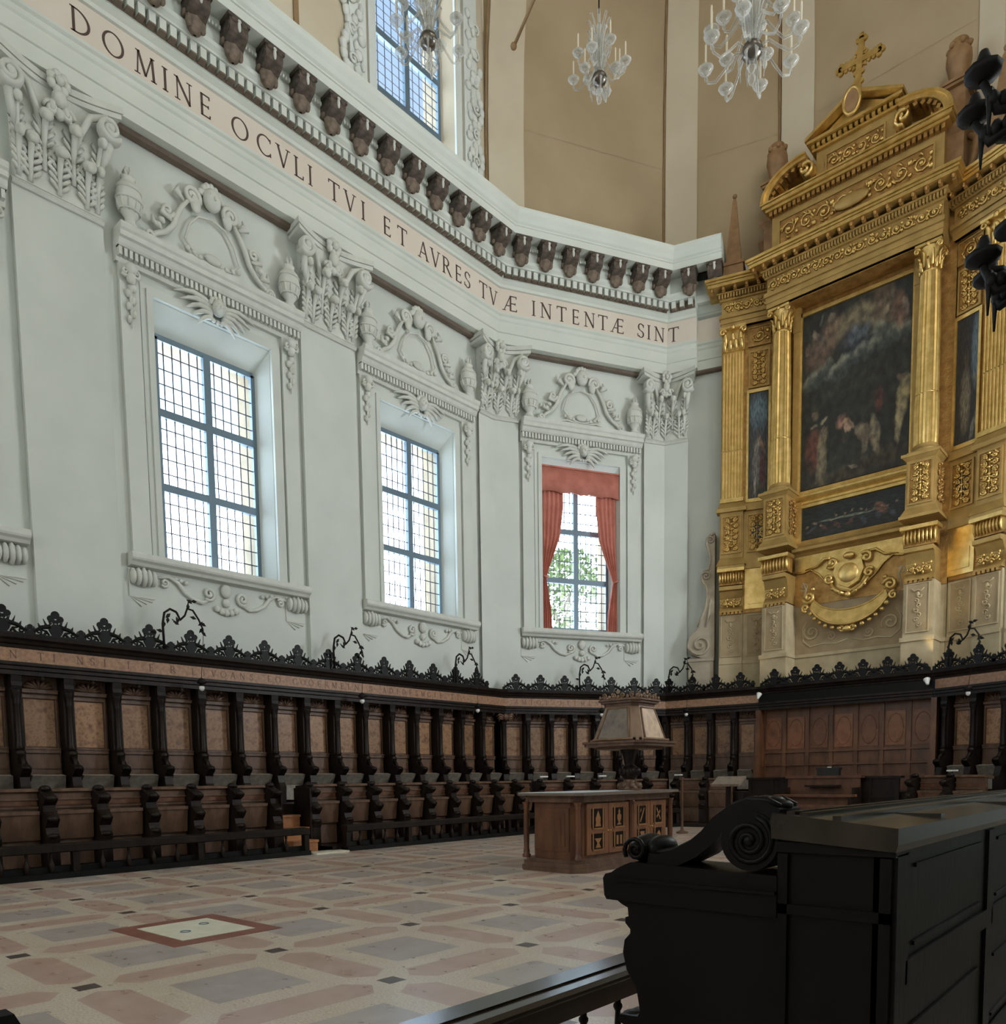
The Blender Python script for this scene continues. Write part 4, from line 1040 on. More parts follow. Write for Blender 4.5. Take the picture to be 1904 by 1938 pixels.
# raised platforms of the stalls
def platform(nm, path, o0, o1, z, lb, mat='wood'):
    mb = MB(); mb.sweep(path, [(o0, 0), (o0, z), (o1, z), (o1, 0)]); struct(mb.build(nm, mat), lb, 'platform')
FULL = [Vector((-17.2, -1)), c12, *STS[2:5], STS[4] + DVS[4] * 3.4]
platform('upper_platform', [Vector((-17.2, -1)), c12, *STS[2:5], STS[4] + DVS[4] * 3.4], .0, 1.68, 1.06, 'dark wooden platform carrying the back-row stalls')
platform('lower_platform', [Vector((-17.2, -1)), Vector((-17.2, 9.02))], 1.69, 2.9, .11, 'low wooden platform of the front row left of the gap')
platform('lower_platform', [Vector((-17.2, 10.08)), c12, STS[2], STS[3]], 1.69, 2.9, .11, 'low wooden platform of the front row right of the gap')
# kneeler rails
def kneeler(k, s0, s1, label, posts, nb):
    t = thing('kneeler_rail', WS(k, 0), label, 'kneeler rail')
    mb = MB(); mb.prism([(-2.90, .585), (-3.10, .575), (-3.13, .56), (-3.13, .45), (-3.10, .435), (-2.96, .435), (-2.90, .47)], s0, s1, 'x'); mb.build('top_rail', 'wood', t)
    mb = MB(); mb.box(s0, -3.14, 0, s1, -2.92, .10); mb.box(s0, -2.99, .10, s1, -2.94, .20); mb.build('base_board', 'crest', t)
    for s in posts: mb = MB(); mb.box(s - .055, -3.09, .10, s + .055, -2.96, .44); mb.build('post', 'wood', t)
    pr = None
    allp = sorted(posts)
    for a, b in zip(allp[:-1], allp[1:]):
        for i in range(1, nb):
            s = a + (b - a) * i / nb
            if pr is None:
                mb = MB(); mb.lathe([(.022, .10), (.03, .13), (.045, .20), (.05, .24), (.03, .29), (.018, .36), (.03, .40), (.022, .435)], 8, (0, -3.03)); pr = mb.build('baluster', 'wood', t); o = pr
            else: o = pr.copy(); COL.objects.link(o); o.parent = t
            o.matrix_local = T3(s, 0, 0)
kneeler(0, -.6, 9.36, 'dark kneeler rail with small balusters left of the gap, before the front row', [-.5, 1.1, 2.9, 4.75, 6.95, 9.30], 5)
kneeler(0, 10.32, 17.85, 'dark kneeler rail with small balusters between the gap and the lectern cabinet', [10.38, 12.2, 14.0, 15.8, 17.78], 5)
kneeler(1, .86, LS[1] - 1.25, 'dark kneeler rail half hidden behind the lectern cabinet', [.92, 2.9, LS[1] - 1.31], 5)
# steps in the gap
t = thing('wooden_steps', WS(0, 9.55), 'orange-brown wooden steps in the gap of the front row', 'steps')
mb = MB()
for i in range(3): mb.box(-.35, -2.70 + .34 * i, 0, .28, -2.36 + .34 * i, .27 * (i + 1)); mb.box(-.355, -2.73 + .34 * i, .27 * (i + 1) - .04, .29, -2.36 + .34 * i, .27 * (i + 1) + .01)
mb.build('treads', 'orangewood', t)
mb = MB(); mb.box(9.42, -3.25, 0, 10.28, -2.80, .035); o = mb.build('marble_doorstep', 'marble'); o.matrix_world = WS(0, 0); tag(o, 'cream marble slab on the floor before the wooden steps', 'slab')

pbx = None
for k, s, lb in ((0, 7.62, 'small cream box on the canopy behind the leftmost vine lamp'), (0, 16.95, 'small cream box on the canopy near the wall corner')):
    if pbx is None:
        mb = MB(); mb.box(-.15, -.05, 0, .15, .05, .10); mb.box(-.05, -.06, .02, .05, -.05, .08); pbx = mb.build('junction_box', 'marble'); o = pbx
    else: o = pbx.copy(); COL.objects.link(o)
    o.matrix_world = WS(k, s, 4.413, .44); tag(o, lb, 'box', 'cream boxes on the canopy')
# ------------------------------------------------------------------ golden altarpiece
AX = -8.25; AY = c34.y - .5                     # centre line and front plane of the middle bay
A0 = T3(AX, AY, 0)
OFS = .5
def carve(mb, x0, x1, z0, z1, y, r=.022, seed=1, rows=None):
    """mirrored scrollwork in relief filling a panel"""
    R = random.Random(seed); cx = (x0 + x1) / 2; w = (x1 - x0) / 2; h = z1 - z0
    tall = h > w * 2; n = rows or max(1, round((h / (w * .70)) if tall else (2 * w / (h * .80))))
    if tall:
        mb.tube([(cx, y, z0 + .03 * h), (cx, y, z1 - .03 * h)], r * .9, 4)
        st = h / n
        for i in range(n):
            cz = z0 + st * (i + .5); rad = min(w * .42, st * .42)
            for sx in (-1, 1):
                mb.tube(spiral(cx + sx * w * .52, cz, rad * .15, rad, 1.45, R.uniform(0, 6) if sx > 0 else 0, 12, y, sx * (-1) ** i), r, 4)
                mb.ball((cx + sx * w * .52, y, cz), (rad * .28, r * 1.8, rad * .28), 6, 4)
                for q in range(3): a = R.uniform(0, 6.3); mb.tube([(cx + sx * w * .52 + rad * .8 * cos(a), y, cz + rad * .8 * sin(a)), (cx + sx * w * .52 + rad * 1.1 * cos(a + .3), y - r, cz + rad * 1.1 * sin(a + .3)), (cx + sx * w * .52 + rad * 1.1 * cos(a + .6), y, cz + rad * 1.1 * sin(a + .6))], [r * .6, r * 1.1, r * .3], 4)
                mb.ball((cx + sx * w * .2, y, cz + st * .42), (w * .14, r * 1.6, st * .12), 6, 4)
            mb.ball((cx, y - r * .5, cz + st * .35), (w * .16, r * 2.4, w * .16), 6, 4)
    else:
        st = 2 * w / n
        for i in range(n):
            c = x0 + st * (i + .5); rad = min(h * .40, st * .42); sg = 1 if c < cx else -1
            mb.tube(spiral(c, (z0 + z1) / 2, rad * .12, rad, 1.5, (i % 2) * pi, 13, y, sg * (-1) ** i), r, 4)
            mb.ball((c, y - r * .4, (z0 + z1) / 2), (rad * .32, r * 2, rad * .32), 6, 4)
            for q in range(4): a = R.uniform(0, 6.3); mb.tube([(c + rad * .8 * cos(a), y, (z0 + z1) / 2 + rad * .8 * sin(a)), (c + rad * 1.12 * cos(a + .3), y - r, (z0 + z1) / 2 + rad * 1.12 * sin(a + .3)), (c + rad * 1.15 * cos(a + .6), y, (z0 + z1) / 2 + rad * 1.15 * sin(a + .6))], [r * .6, r * 1.1, r * .3], 4)
            mb.ball((c + st * .45, y, z0 + h * (.25 if i % 2 else .75)), (st * .16, r * 1.8, h * .13), 6, 4)
            mb.ball((c + st * .45, y, z0 + h * (.75 if i % 2 else .25)), (st * .12, r * 1.6, h * .10), 6, 4)
def framed(t, nm, x0, x1, z0, z1, y, mat='goldw', fr='goldflat', f=.05, seed=1, ground='goldd'):
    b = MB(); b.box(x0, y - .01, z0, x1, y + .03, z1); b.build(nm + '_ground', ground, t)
    b = MB()
    b.box(x0 - f, y - .045, z0 - f, x0, y + .02, z1 + f); b.box(x1, y - .045, z0 - f, x1 + f, y + .02, z1 + f)
    b.box(x0, y - .045, z0 - f, x1, y + .02, z0); b.box(x0, y - .045, z1, x1, y + .02, z1 + f); b.build(nm + '_frame', fr, t)
    b = MB(); carve(b, x0 + .02, x1 - .02, z0 + .02, z1 - .02, y - .03, min(.034, (min(x1 - x0, z1 - z0)) * .055), seed); b.build(nm, mat, t)
def cap_gold(t, x, y, z, r, h, square=False, w=None):
    mb = MB()
    if not square:
        mb.lathe([(r * .85, z), (r * .95, z + h * .05), (r * .82, z + h * .1), (r * .9, z + h * .6), (r * 1.15, z + h * .88)], 14, (x, y))
        for i in range(8):
            a = 2 * pi * i / 8
            mb.tube([(x + r * .9 * cos(a), y + r * .9 * sin(a), z + h * .08), (x + r * .98 * cos(a), y + r * .98 * sin(a), z + h * .34), (x + r * 1.22 * cos(a), y + r * 1.22 * sin(a), z + h * .44), (x + r * 1.2 * cos(a), y + r * 1.2 * sin(a), z + h * .36)], [r * .2, r * .2, r * .13, r * .06], 5)
            a += pi / 8
            mb.tube([(x + r * .9 * cos(a), y + r * .9 * sin(a), z + h * .2), (x + r * cos(a), y + r * sin(a), z + h * .62), (x + r * 1.3 * cos(a), y + r * 1.3 * sin(a), z + h * .70)], [r * .18, r * .17, r * .08], 5)
        cs = [(-1, -1), (1, -1), (1, 1), (-1, 1)]; q = r * 1.05
    else:
        mb.box(x - w / 2, y - .05, z, x + w / 2, y + .1, z + h * .9)
        for i in range(4): mb.tube([(x - w / 2 + w * (i + .5) / 4, y - .06, z + .02), (x - w / 2 + w * (i + .5) / 4, y - .1, z + h * .34), (x - w / 2 + w * (i + .5) / 4, y - .17, z + h * .42)], [w * .1, w * .11, w * .05], 5)
        for i in range(3): mb.tube([(x - w / 2 + w * (i + .5) / 3, y - .06, z + h * .2), (x - w / 2 + w * (i + .5) / 3, y - .1, z + h * .6), (x - w / 2 + w * (i + .5) / 3, y - .19, z + h * .68)], [w * .1, w * .11, w * .05], 5)
        cs = [(-1, -1), (1, -1)]; q = w * .46; r = w / 2
    for sx, sy in cs:
        c = (x + sx * q, y + sy * (q if not square else .14))
        mb.tube([(c[0] + v[0], c[1] + v[1], v[2]) for v in spiral(0, z + h * .80, .01, r * .3, 1.5, 0 if sx > 0 else pi, 12, 0, sx)], r * .11, 5, flat=1.5)
    e = r * 1.22 if not square else w / 2 + .06
    mb.box(x - e, y - (e if not square else .2), z + h * .90, x + e, y + (e if not square else .1), z + h)
    mb.ball((x, y - (e if not square else .2), z + h * .93), (r * .22, r * .15, r * .22), 6, 5)
    mb.build('capital', 'goldw', t)
def fluted(mb, x, y, z0, z1, r0, r1, n=20):
    pr = []
    for i in range(8): u = i / 7; pr.append((r0 + (r1 - r0) * u + .012 * sin(pi * u), z0 + (z1 - z0) * u))
    mb.lathe(pr, n * 2, (x, y), smooth=False, flute=.085)
def entab(t, x0, x1, y, zz, proj, seed, cutl=True, dent=.085, back=None):
    """gilded entablature on a straight front: zz = architrave foot, frieze foot, frieze top, cornice foot, top"""
    a, f0, f1, c0, c1 = zz; P0 = [(x0, y), (x1, y)]; bk = -(back if back else .6)
    def sw(mb, prof, d=0): mb.sweep([(x0 - d, y - .0001), (x1 + d, y - .0001)], prof)
    mb = MB(); mb.box(x0, y, a, x1, y - bk, c0)
    ar = (f0 - a)
    mb.box(x0 - .01, y - .03, a, x1 + .01, y + .1, a + ar * .33); mb.box(x0 - .03, y - .06, a + ar * .33, x1 + .03, y + .1, a + ar * .70); mb.box(x0 - .06, y - .11, a + ar * .72, x1 + .06, y + .1, f0)
    mb.build('architrave', 'goldflat', t)
    mb = MB(); carve(mb, x0 + .05, x1 - .05, f0 + .03, f1 - .02, y - .02, .03, seed); mb.build('frieze_relief', 'goldw', t)
    mb = MB(); n = int((x1 - x0 + .2) / dent); mb.box(x0 - .06, y - .07, f1, x1 + .06, y + .1, f1 + .05)
    for i in range(n): x = x0 - .1 + (x1 - x0 + .2) * (i + .5) / n; mb.box(x - dent * .32, y - .16, f1 + .05, x + dent * .32, y, f1 + .17)
    mb.box(x0 - .14, y - .19, f1 + .17, x1 + .14, y + .1, c0); mb.build('dentils', 'goldflat', t)
    n = max(2, int((x1 - x0 + 2 * proj) / .30)); mb = MB()
    mb.prism([(y - proj + .06, c0 + (c1 - c0) * .28), (y - .05, c0 + (c1 - c0) * .28), (y - .05, c0 - .05), (y - proj * .6, c0)], -.05, .05, 'x'); mb.ball((0, y - proj + .06, c0 + (c1 - c0) * .14), (.055, .06, .07), 6, 5)
    pr = mb.build('bracket', 'goldd', t)
    for i in range(n):
        o = pr if i == 0 else pr.copy()
        if i: COL.objects.link(o); o.parent = t
        o.matrix_local = T3(x0 - proj + .12 + (x1 - x0 + 2 * proj - .24) * i / (n - 1), 0, 0)
    mb = MB(); h = c1 - c0; z = c0 + h * .28
    mb.box(x0 - proj, y - proj, z, x1 + proj, y - bk, c0 + h * .55)
    mb.box(x0 - proj - .03, y - proj - .03, c0 + h * .58, x1 + proj + .03, y - bk, c0 + h * .75); mb.box(x0 - proj - .08, y - proj - .08, c0 + h * .78, x1 + proj + .08, y - bk, c1)
    mb.build('cornice', 'goldw', t)
def pedestal(t, x0, x1, y0, yb, z0, z1, seed):
    mb = MB(); mb.box(x0, y0, z0, x1, yb, z1)
    mb.frust((x0 - .12, y0 - .12, x1 + .12, yb, z0), (x0, y0, x1, yb, z0 + .22)); mb.box(x0 - .14, y0 - .14, z0 - .08, x1 + .14, yb, z0)
    mb.frust((x0, y0, x1, yb, z1 - .14), (x0 - .10, y0 - .10, x1 + .10, yb, z1 - .04)); mb.box(x0 - .12, y0 - .12, z1 - .05, x1 + .12, yb, z1 + .03)
    mb.build('pedestal', 'goldflat', t)
    framed(t, 'pedestal_relief', x0 + .10, x1 - .10, z0 + .34, z1 - .24, y0 - .005, seed=seed)
    mb = MB(); mb.M = T3(x1 + .01, 0, 0) @ Matrix.Rotation(pi / 2, 4, 'Z'); 
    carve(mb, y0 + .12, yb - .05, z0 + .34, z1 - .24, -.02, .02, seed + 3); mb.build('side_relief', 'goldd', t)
def gadroon(t, x0, x1, y, z0, z1):
    mb = MB(); n = 9; cz = (z0 + z1) / 2
    for i in range(n):
        u = (i - (n - 1) / 2) / ((n - 1) / 2); x = (x0 + x1) / 2 + u * (x1 - x0) / 2 * .93
        mb.ball((x, y, cz), ((x1 - x0) / n * .62, .17 + .04 * (1 - abs(u)), (z1 - z0) * .5), 8, 6)
    mb.box(x0 - .06, y - .22, z1 - .04, x1 + .06, y + .3, z1 + .06); mb.build('gadrooned_cushion', 'goldw', t)
    mb = MB(); mb.box(x0, y - .05, z0 - .02, x1, y + .3, z1); mb.build('cushion_back', 'goldd', t)
def console(t, x0, x1, yf, yb, z0, z1, seed):
    mb = MB(); h = z1 - z0
    mb.prism([(yf - .1, z1), (yf - .1, z1 - .12), (yf + .02, z1 - .14), (yf + .14, z0 + h * .55), (yf + .16, z0 + h * .25), (yf + .02, z0 + .06), (yf + .0, z0), (yb, z0), (yb, z1)], x0, x1, 'x'); mb.build('console', 'goldflat', t)
    mb = MB(); carve(mb, x0 + .06, x1 - .06, z0 + .08, z0 + h * .62, yf + .04, .03, seed, 3); mb.build('console_relief', 'goldw', t)
    mb = MB(); n = 6
    for i in range(n): x = x0 + (x1 - x0) * (i + .5) / n; mb.box(x - .04, yf - .06, z0 - .09, x + .04, yf + .1, z0 - .01)
    mb.build('drop_fringe', 'goldd', t)
def stone_panel(t, x0, x1, z0, z1, y, seed):
    b = MB(); b.box(x0, y - .012, z0, x1, y + .03, z1); b.build('stone_panel', 'stonepanel', t)
    b = MB(); cx = (x0 + x1) / 2; w = (x1 - x0) / 2
    b.box(x0 - .03, y - .03, z0 - .03, x0, y, z1 + .03); b.box(x1, y - .03, z0 - .03, x1 + .03, y, z1 + .03); b.box(x0, y - .03, z0 - .03, x1, y, z0); b.box(x0, y - .03, z1, x1, y, z1 + .03)
    b.tube([(cx - w * .6, y - .02, z1 - .12), (cx - w * .3, y - .03, z1 - .2), (cx, y - .03, z1 - .16), (cx + w * .3, y - .03, z1 - .2), (cx + w * .6, y - .02, z1 - .12)], .02, 5)
    for i in range(7):
        z = z0 + .18 + (z1 - z0 - .5) * i / 6; b.tube(spiral(cx + w * .12 * (-1) ** i, z, .015, w * .26, 1.1, i, 9, y - .02, (-1) ** i), .018, 4)
    b.ball((cx, y - .02, z1 - .28), (w * .18, .03, .07), 6, 5); b.build('stone_relief', 'stone', t)

alt = thing('altarpiece', A0, 'great gilded altarpiece with fluted columns on the apse end wall', 'altarpiece')
t = alt
PX0, PX1 = 1.70, 2.44                      # inner and outer edges of the column pedestals
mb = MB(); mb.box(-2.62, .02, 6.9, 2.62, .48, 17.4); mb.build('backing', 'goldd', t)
# stone foot
mb = MB(); mb.box(-2.62, -.02, 4.42, 2.62, .48, 5.32); mb.box(-2.62, -.06, 5.28, 2.62, .4, 5.38); mb.box(-2.62, .06, 5.3, 2.62, .48, 8.3)
for sx in (-1, 1):
    a, b = sorted((sx * (PX0 - .04), sx * (PX1 + .06))); mb.box(a, -.74, 4.42, b, .1, 5.30); mb.box(a - .03, -.78, 5.28, b + .03, .1, 5.40); mb.box(a + .03, -.70, 5.38, b - .03, .1, 6.94)
mb.build('stone_plinth', 'stone', t)
for sx in (-1, 1):
    a, b = sorted((sx * PX0, sx * PX1)); stone_panel(t, a + .10, b - .10, 5.55, 6.85, -.71, 3)
    console(t, a, b, -.70, .1, 6.98, 7.86, 5 if sx < 0 else 6); gadroon(t, a - .05, b + .05, -.66, 7.92, 8.38)
    pedestal(t, a, b, -.78, .05, 8.72, 10.36, 11 if sx < 0 else 12)
    cx = sx * 2.07; cy = -.40
    mb = MB(); mb.box(cx - .37, cy - .37, 10.38, cx + .37, cy + .37, 10.46); mb.lathe([(.36, 10.46), (.38, 10.50), (.36, 10.54), (.31, 10.57), (.33, 10.62), (.30, 10.66)], 20, (cx, cy)); mb.build('column_base', 'goldflat', t)
    mb = MB(); fluted(mb, cx, cy, 10.64, 12.0, .31, .305); fluted(mb, cx, cy, 12.02, 15.18, .295, .255); mb.lathe([(.305, 12.0), (.31, 12.01), (.30, 12.03)], 20, (cx, cy)); mb.build('fluted_column', 'goldw', t)
    cap_gold(t, cx, cy, 15.18, .27, .72)
    mb = MB(); a, b = sorted((sx * 1.62, sx * 1.80)); mb.box(a, -.16, 10.4, b, .05, 15.9); mb.box(a - .02, -.18, 15.2, b + .02, .05, 15.9); mb.build('back_strip', 'goldflat', t)
# main picture frame and predella rails
mb = MB()
for sx in (-1, 1): a, b = sorted((sx * 1.56, sx * 1.64)); mb.box(a, -.10, 10.4, b, .04, 15.72); a, b = sorted((sx * 1.50, sx * 1.70)); mb.box(a, -.08, 8.6, b, .04, 10.1)
mb.box(-1.64, -.10, 15.62, 1.64, .04, 15.72); mb.build('picture_frame', 'goldw', t)
mb = MB(); P = [(0, 9.88), (.10, 9.90), (.12, 9.98), (.06, 10.04), (.06, 10.10), (.14, 10.16), (.18, 10.22), (.18, 10.28), (.10, 10.32), (.08, 10.42), (0, 10.44)]
mb.sweep([(-1.7, .04), (1.7, .04)], P); mb.build('middle_rail', 'goldw', t)
mb = MB(); mb.sweep([(-1.7, .04), (1.7, .04)], [(0, 8.42), (.10, 8.44), (.18, 8.5), (.34, 8.54), (.36, 8.62), (.28, 8.68), (.16, 8.74), (.12, 8.84), (.10, 8.90), (0, 8.92)]); mb.build('lower_rail', 'goldflat', t)
mb = MB(); pts = [(-1.7, 8.5), (-1.7, 7.95), (-1.45, 7.92), (-1.2, 7.98), (-.95, 7.80), (-.7, 7.5), (-.4, 7.25), (0, 7.12), (.4, 7.25), (.7, 7.5), (.95, 7.80), (1.2, 7.98), (1.45, 7.92), (1.7, 7.95), (1.7, 8.5)]
mb.prism(pts, -.02, .08); mb.tube([(x, -.04, z) for x, z in pts[1:-1]], .035, 5); mb.build('gilded_apron', 'goldw', t)
# entablature, attic and crowning
entab(t, -2.42, 2.42, -.74, (15.92, 16.34, 16.78, 17.0, 17.34), .42, 21, back=1.2)
mb = MB(); mb.box(-2.38, -.60, 15.90, 2.38, -.02, 15.925); mb.build('soffit', 'goldd', t)
mb = MB(); mb.box(-2.36, -.58, 17.30, 2.36, .4, 18.72); mb.build('attic_block', 'goldflat', t)
framed(t, 'attic_relief', -2.1, 2.1, 17.72, 18.40, -.585, seed=31)
mb = MB()
for i in range(9): a = pi + pi * i / 8
mb.ball((0, -.66, 18.0), (.52, .06, .2), 12, 6); mb.build('blank_cartouche', 'goldflat', t)
mb = MB(); n = 34
for i in range(n): x = -2.42 + 4.84 * (i + .5) / n; mb.box(x - .045, -.72, 18.62, x + .045, -.5, 18.74)
mb.build('attic_dentils', 'goldd', t)
mb = MB(); mb.box(-2.5, -.78, 18.74, 2.5, .4, 18.82); mb.box(-2.58, -.86, 18.83, 2.58, .4, 18.92); mb.box(-2.62, -.9, 18.93, 2.62, .4, 18.97); mb.build('attic_cornice', 'goldw', t)
mb = MB(); mb.box(-1.10, -.42, 18.95, 1.10, .35, 20.0); mb.build('top_block', 'goldflat', t)
framed(t, 'top_relief', -.78, .78, 19.22, 19.70, -.425, seed=41)
mb = MB(); mb.box(-1.20, -.52, 19.94, 1.20, .35, 20.0); n = 16
for i in range(n): x = -1.22 + 2.44 * (i + .5) / n; mb.box(x - .045, -.60, 20.0, x + .045, -.4, 20.09)
mb.box(-1.30, -.70, 20.10, 1.30, .35, 20.18)
for sx in (-1, 1):
    mb.prism([(sx * 1.34, 20.18), (sx * 1.34, 20.27), (0, 20.92), (0, 20.80)], -.74, .35)
mb.prism([(-1.2, 20.16), (1.2, 20.16), (0, 20.8)], -.42, .3); mb.build('triangular_pediment', 'goldw', t)
mb = MB(); mb.tube([(.22 * cos(2 * pi * i / 24), -.78, 20.56 + .34 * sin(2 * pi * i / 24)) for i in range(25)], .05, 6, False); mb.build('oval_frame', 'goldw', t)
mb = MB(); mb.prism(disc(0, 20.56, .21, 20, .33), -.80, -.72); mb.build('oval_picture', 'brownwood', t, 'dark brown oval')
for sx in (-1, 1):                        # broken segmental pediment halves
    def arcp(r, a): return (sx * (1.30 + 1.25 * r * cos(a)), 18.97 + .80 * r * sin(a))
    mb = MB(); n = 14; A = [pi / 2 * 1.02 * i / n for i in range(n + 1)]
    mb.prism([arcp(1, a) for a in A] + [arcp(.86, a) for a in A[::-1]], -.86, .0)
    mb.prism([arcp(1.05, a) for a in A] + [arcp(.98, a) for a in A[::-1]], -.92, .05)
    mb.prism([arcp(.86, a) for a in A[:9]] + [(arcp(.86, A[8])[0], 18.97)], -.40, .0)
    mb.tube([(v[0], -.5, v[2]) for v in spiral(sx * 1.33, 19.50, .02, .24, 1.5, pi / 2, 18, 0, sx)], .06, 6, flat=4.5); mb.build('segmental_pediment_half', 'goldw', t)
    mb = MB()
    for i in range(7):
        a = A[-1] * (i + .7) / 7.6; x, z = arcp(.80, a); mb.M = T3(x, 0, z) @ Matrix.Rotation(-sx * (pi / 2 - a) if sx > 0 else (pi / 2 - a), 4, 'Y'); mb.box(-.05, -.78, -.05, .05, -.4, .05)
    mb.build('pediment_dentils', 'goldd', t)
    mb = MB(); a, b = sorted((sx * 2.25, sx * 2.75)); mb.box(a, -.30, 17.35, b, .45, 18.6); mb.frust((a, -.3, b, .45, 18.6), (a - .12, -.42, b + .12, .45, 18.75)); mb.box(a - .12, -.42, 18.75, b + .12, .45, 18.85)
    mb.box(a + .02, -.2, 18.85, b - .02, .45, 19.85); mb.box(a - .08, -.30, 19.85, b + .08, .45, 19.92); mb.box(a - .12, -.34, 19.93, b + .12, .45, 20.0)
    mb.tube([(sx * 2.72, .1, 18.7), (sx * 2.98, .1, 18.5), (sx * 2.9, .1, 18.0), (sx * 2.72, .1, 17.6)], [.06, .12, .1, .04], 6); mb.build('side_pier', 'brownwood', t)
    mb = MB(); x = sx * 2.5; mb.lathe([(.12, 20.0), (.22, 20.04), (.16, 20.12), (.24, 20.3), (.32, 20.62), (.30, 20.82), (.24, 20.90), (.28, 20.95), (.2, 21.02), (.22, 21.12), (.1, 21.2), (0, 21.22)], 14, (x, .05))
    for j in range(6): aa = 2 * pi * j / 6; mb.ball((x + .24 * cos(aa), .05 + .24 * sin(aa), 20.98), (.09, .09, .08), 6, 5)
    mb.build('finial_urn', 'brownwood', t)
# hanging cartouche and curved blank banner
mb = MB(); mb.prism([(-.38, 7.98), (.38, 7.98), (.44, 7.7), (.30, 7.36), (0, 7.2), (-.30, 7.36), (-.44, 7.7)], -.22, -.08); mb.ball((0, -.2, 7.64), (.32, .1, .3), 12, 8)
for sx in (-1, 1):
    mb.tube(spiral(sx * .50, 8.02, .02, .17, 1.4, 0, 14, -.18, sx), .055, 6); mb.tube(spiral(sx * .58, 7.56, .02, .15, 1.4, pi, 14, -.18, -sx), .05, 6)
    mb.tube([(sx * .55, -.16, 8.18), (sx * .75, -.14, 8.2), (sx * .98, -.10, 8.02), (sx * 1.35, -.06, 7.98)], [.05, .05, .04, .02], 5)
    mb.tube([(sx * .56, -.16, 7.44), (sx * .36, -.18, 7.16), (sx * .1, -.18, 7.02)], [.05, .06, .05], 6); mb.ball((sx * .22, -.18, 7.08), .07, 6, 5); mb.ball((sx * .46, -.17, 7.24), .07, 6, 5)
mb.ball((0, -.2, 7.0), (.1, .08, .1), 8, 6); mb.ball((0, -.18, 8.16), (.18, .1, .1), 8, 6); mb.build('hanging_cartouche', 'goldw', t)
mb = MB(); n = 24; top = []; bot = []
for i in range(n + 1):
    a = pi + radians(22) + (pi - radians(44)) * i / n; top.append((1.12 * cos(a), 7.28 + .72 * sin(a))); bot.append((1.22 * cos(a), 7.20 + 1.08 * sin(a)))
vs = [(x, -.16 - .05 * sin(pi * i / n), z) for i, (x, z) in enumerate(top)] + [(x, -.22 - .06 * sin(pi * i / n), z) for i, (x, z) in enumerate(bot)]
mb.add(vs, [(i, n + 1 + i, n + 2 + i, i + 1) for i in range(n)], True)
mb.tube(vs[:n + 1], .03, 5); mb.tube(vs[n + 1:], .04, 5)
for sx in (-1, 1):
    mb.tube(spiral(sx * 1.18, 7.10, .02, .20, 1.5, 0, 14, -.2, sx), .055, 6); mb.tube(spiral(sx * 1.28, 6.78, .02, .13, 1.3, pi, 12, -.2, -sx), .045, 6); mb.ball((sx * 1.05, -.2, 7.32), .08, 6, 5)
for i in range(13): a = pi + radians(30) + (pi - radians(60)) * i / 12; mb.ball((1.28 * cos(a), -.22, 7.16 + 1.16 * sin(a)), (.085, .06, .07), 6, 5)
mb.ball((0, -.24, 5.98), (.14, .07, .1), 8, 6); mb.tube(spiral(-.16, 5.98, .01, .1, 1.3, 0, 10, -.22), .035, 5); mb.tube(spiral(.16, 5.98, .01, .1, 1.3, pi, 10, -.22, -1), .035, 5)
mb.build('curved_banner', 'goldw', t)
# carved stone field below the banner
mb = MB()
for sx in (-1, 1):
    mb.tube([(sx * x, .05, z) for x, z in ((.05, 5.72), (.4, 5.62), (.8, 5.66), (1.2, 5.60), (1.42, 5.8), (1.45, 6.2), (1.3, 6.42))], .03, 5)
    mb.tube(spiral(sx * 1.15, 6.05, .03, .26, 1.6, 0, 18, .04, sx), .04, 5); mb.tube(spiral(sx * .55, 5.85, .02, .16, 1.4, 0, 14, .04, -sx), .03, 5)
    mb.tube([(sx * 1.5, .05, 7.7), (sx * 1.35, .04, 7.4), (sx * 1.45, .04, 7.0), (sx * 1.3, .05, 6.8)], [.03, .05, .04, .02], 5); mb.tube(spiral(sx * 1.42, 7.5, .02, .14, 1.4, 0, 12, .04, sx), .03, 5)
mb.build('stone_scrolls', 'stone', t)
mb = MB(); mb.box(-1.66, .045, 5.4, 1.66, .075, 7.95); mb.build('stone_field', 'stonepanel', t)

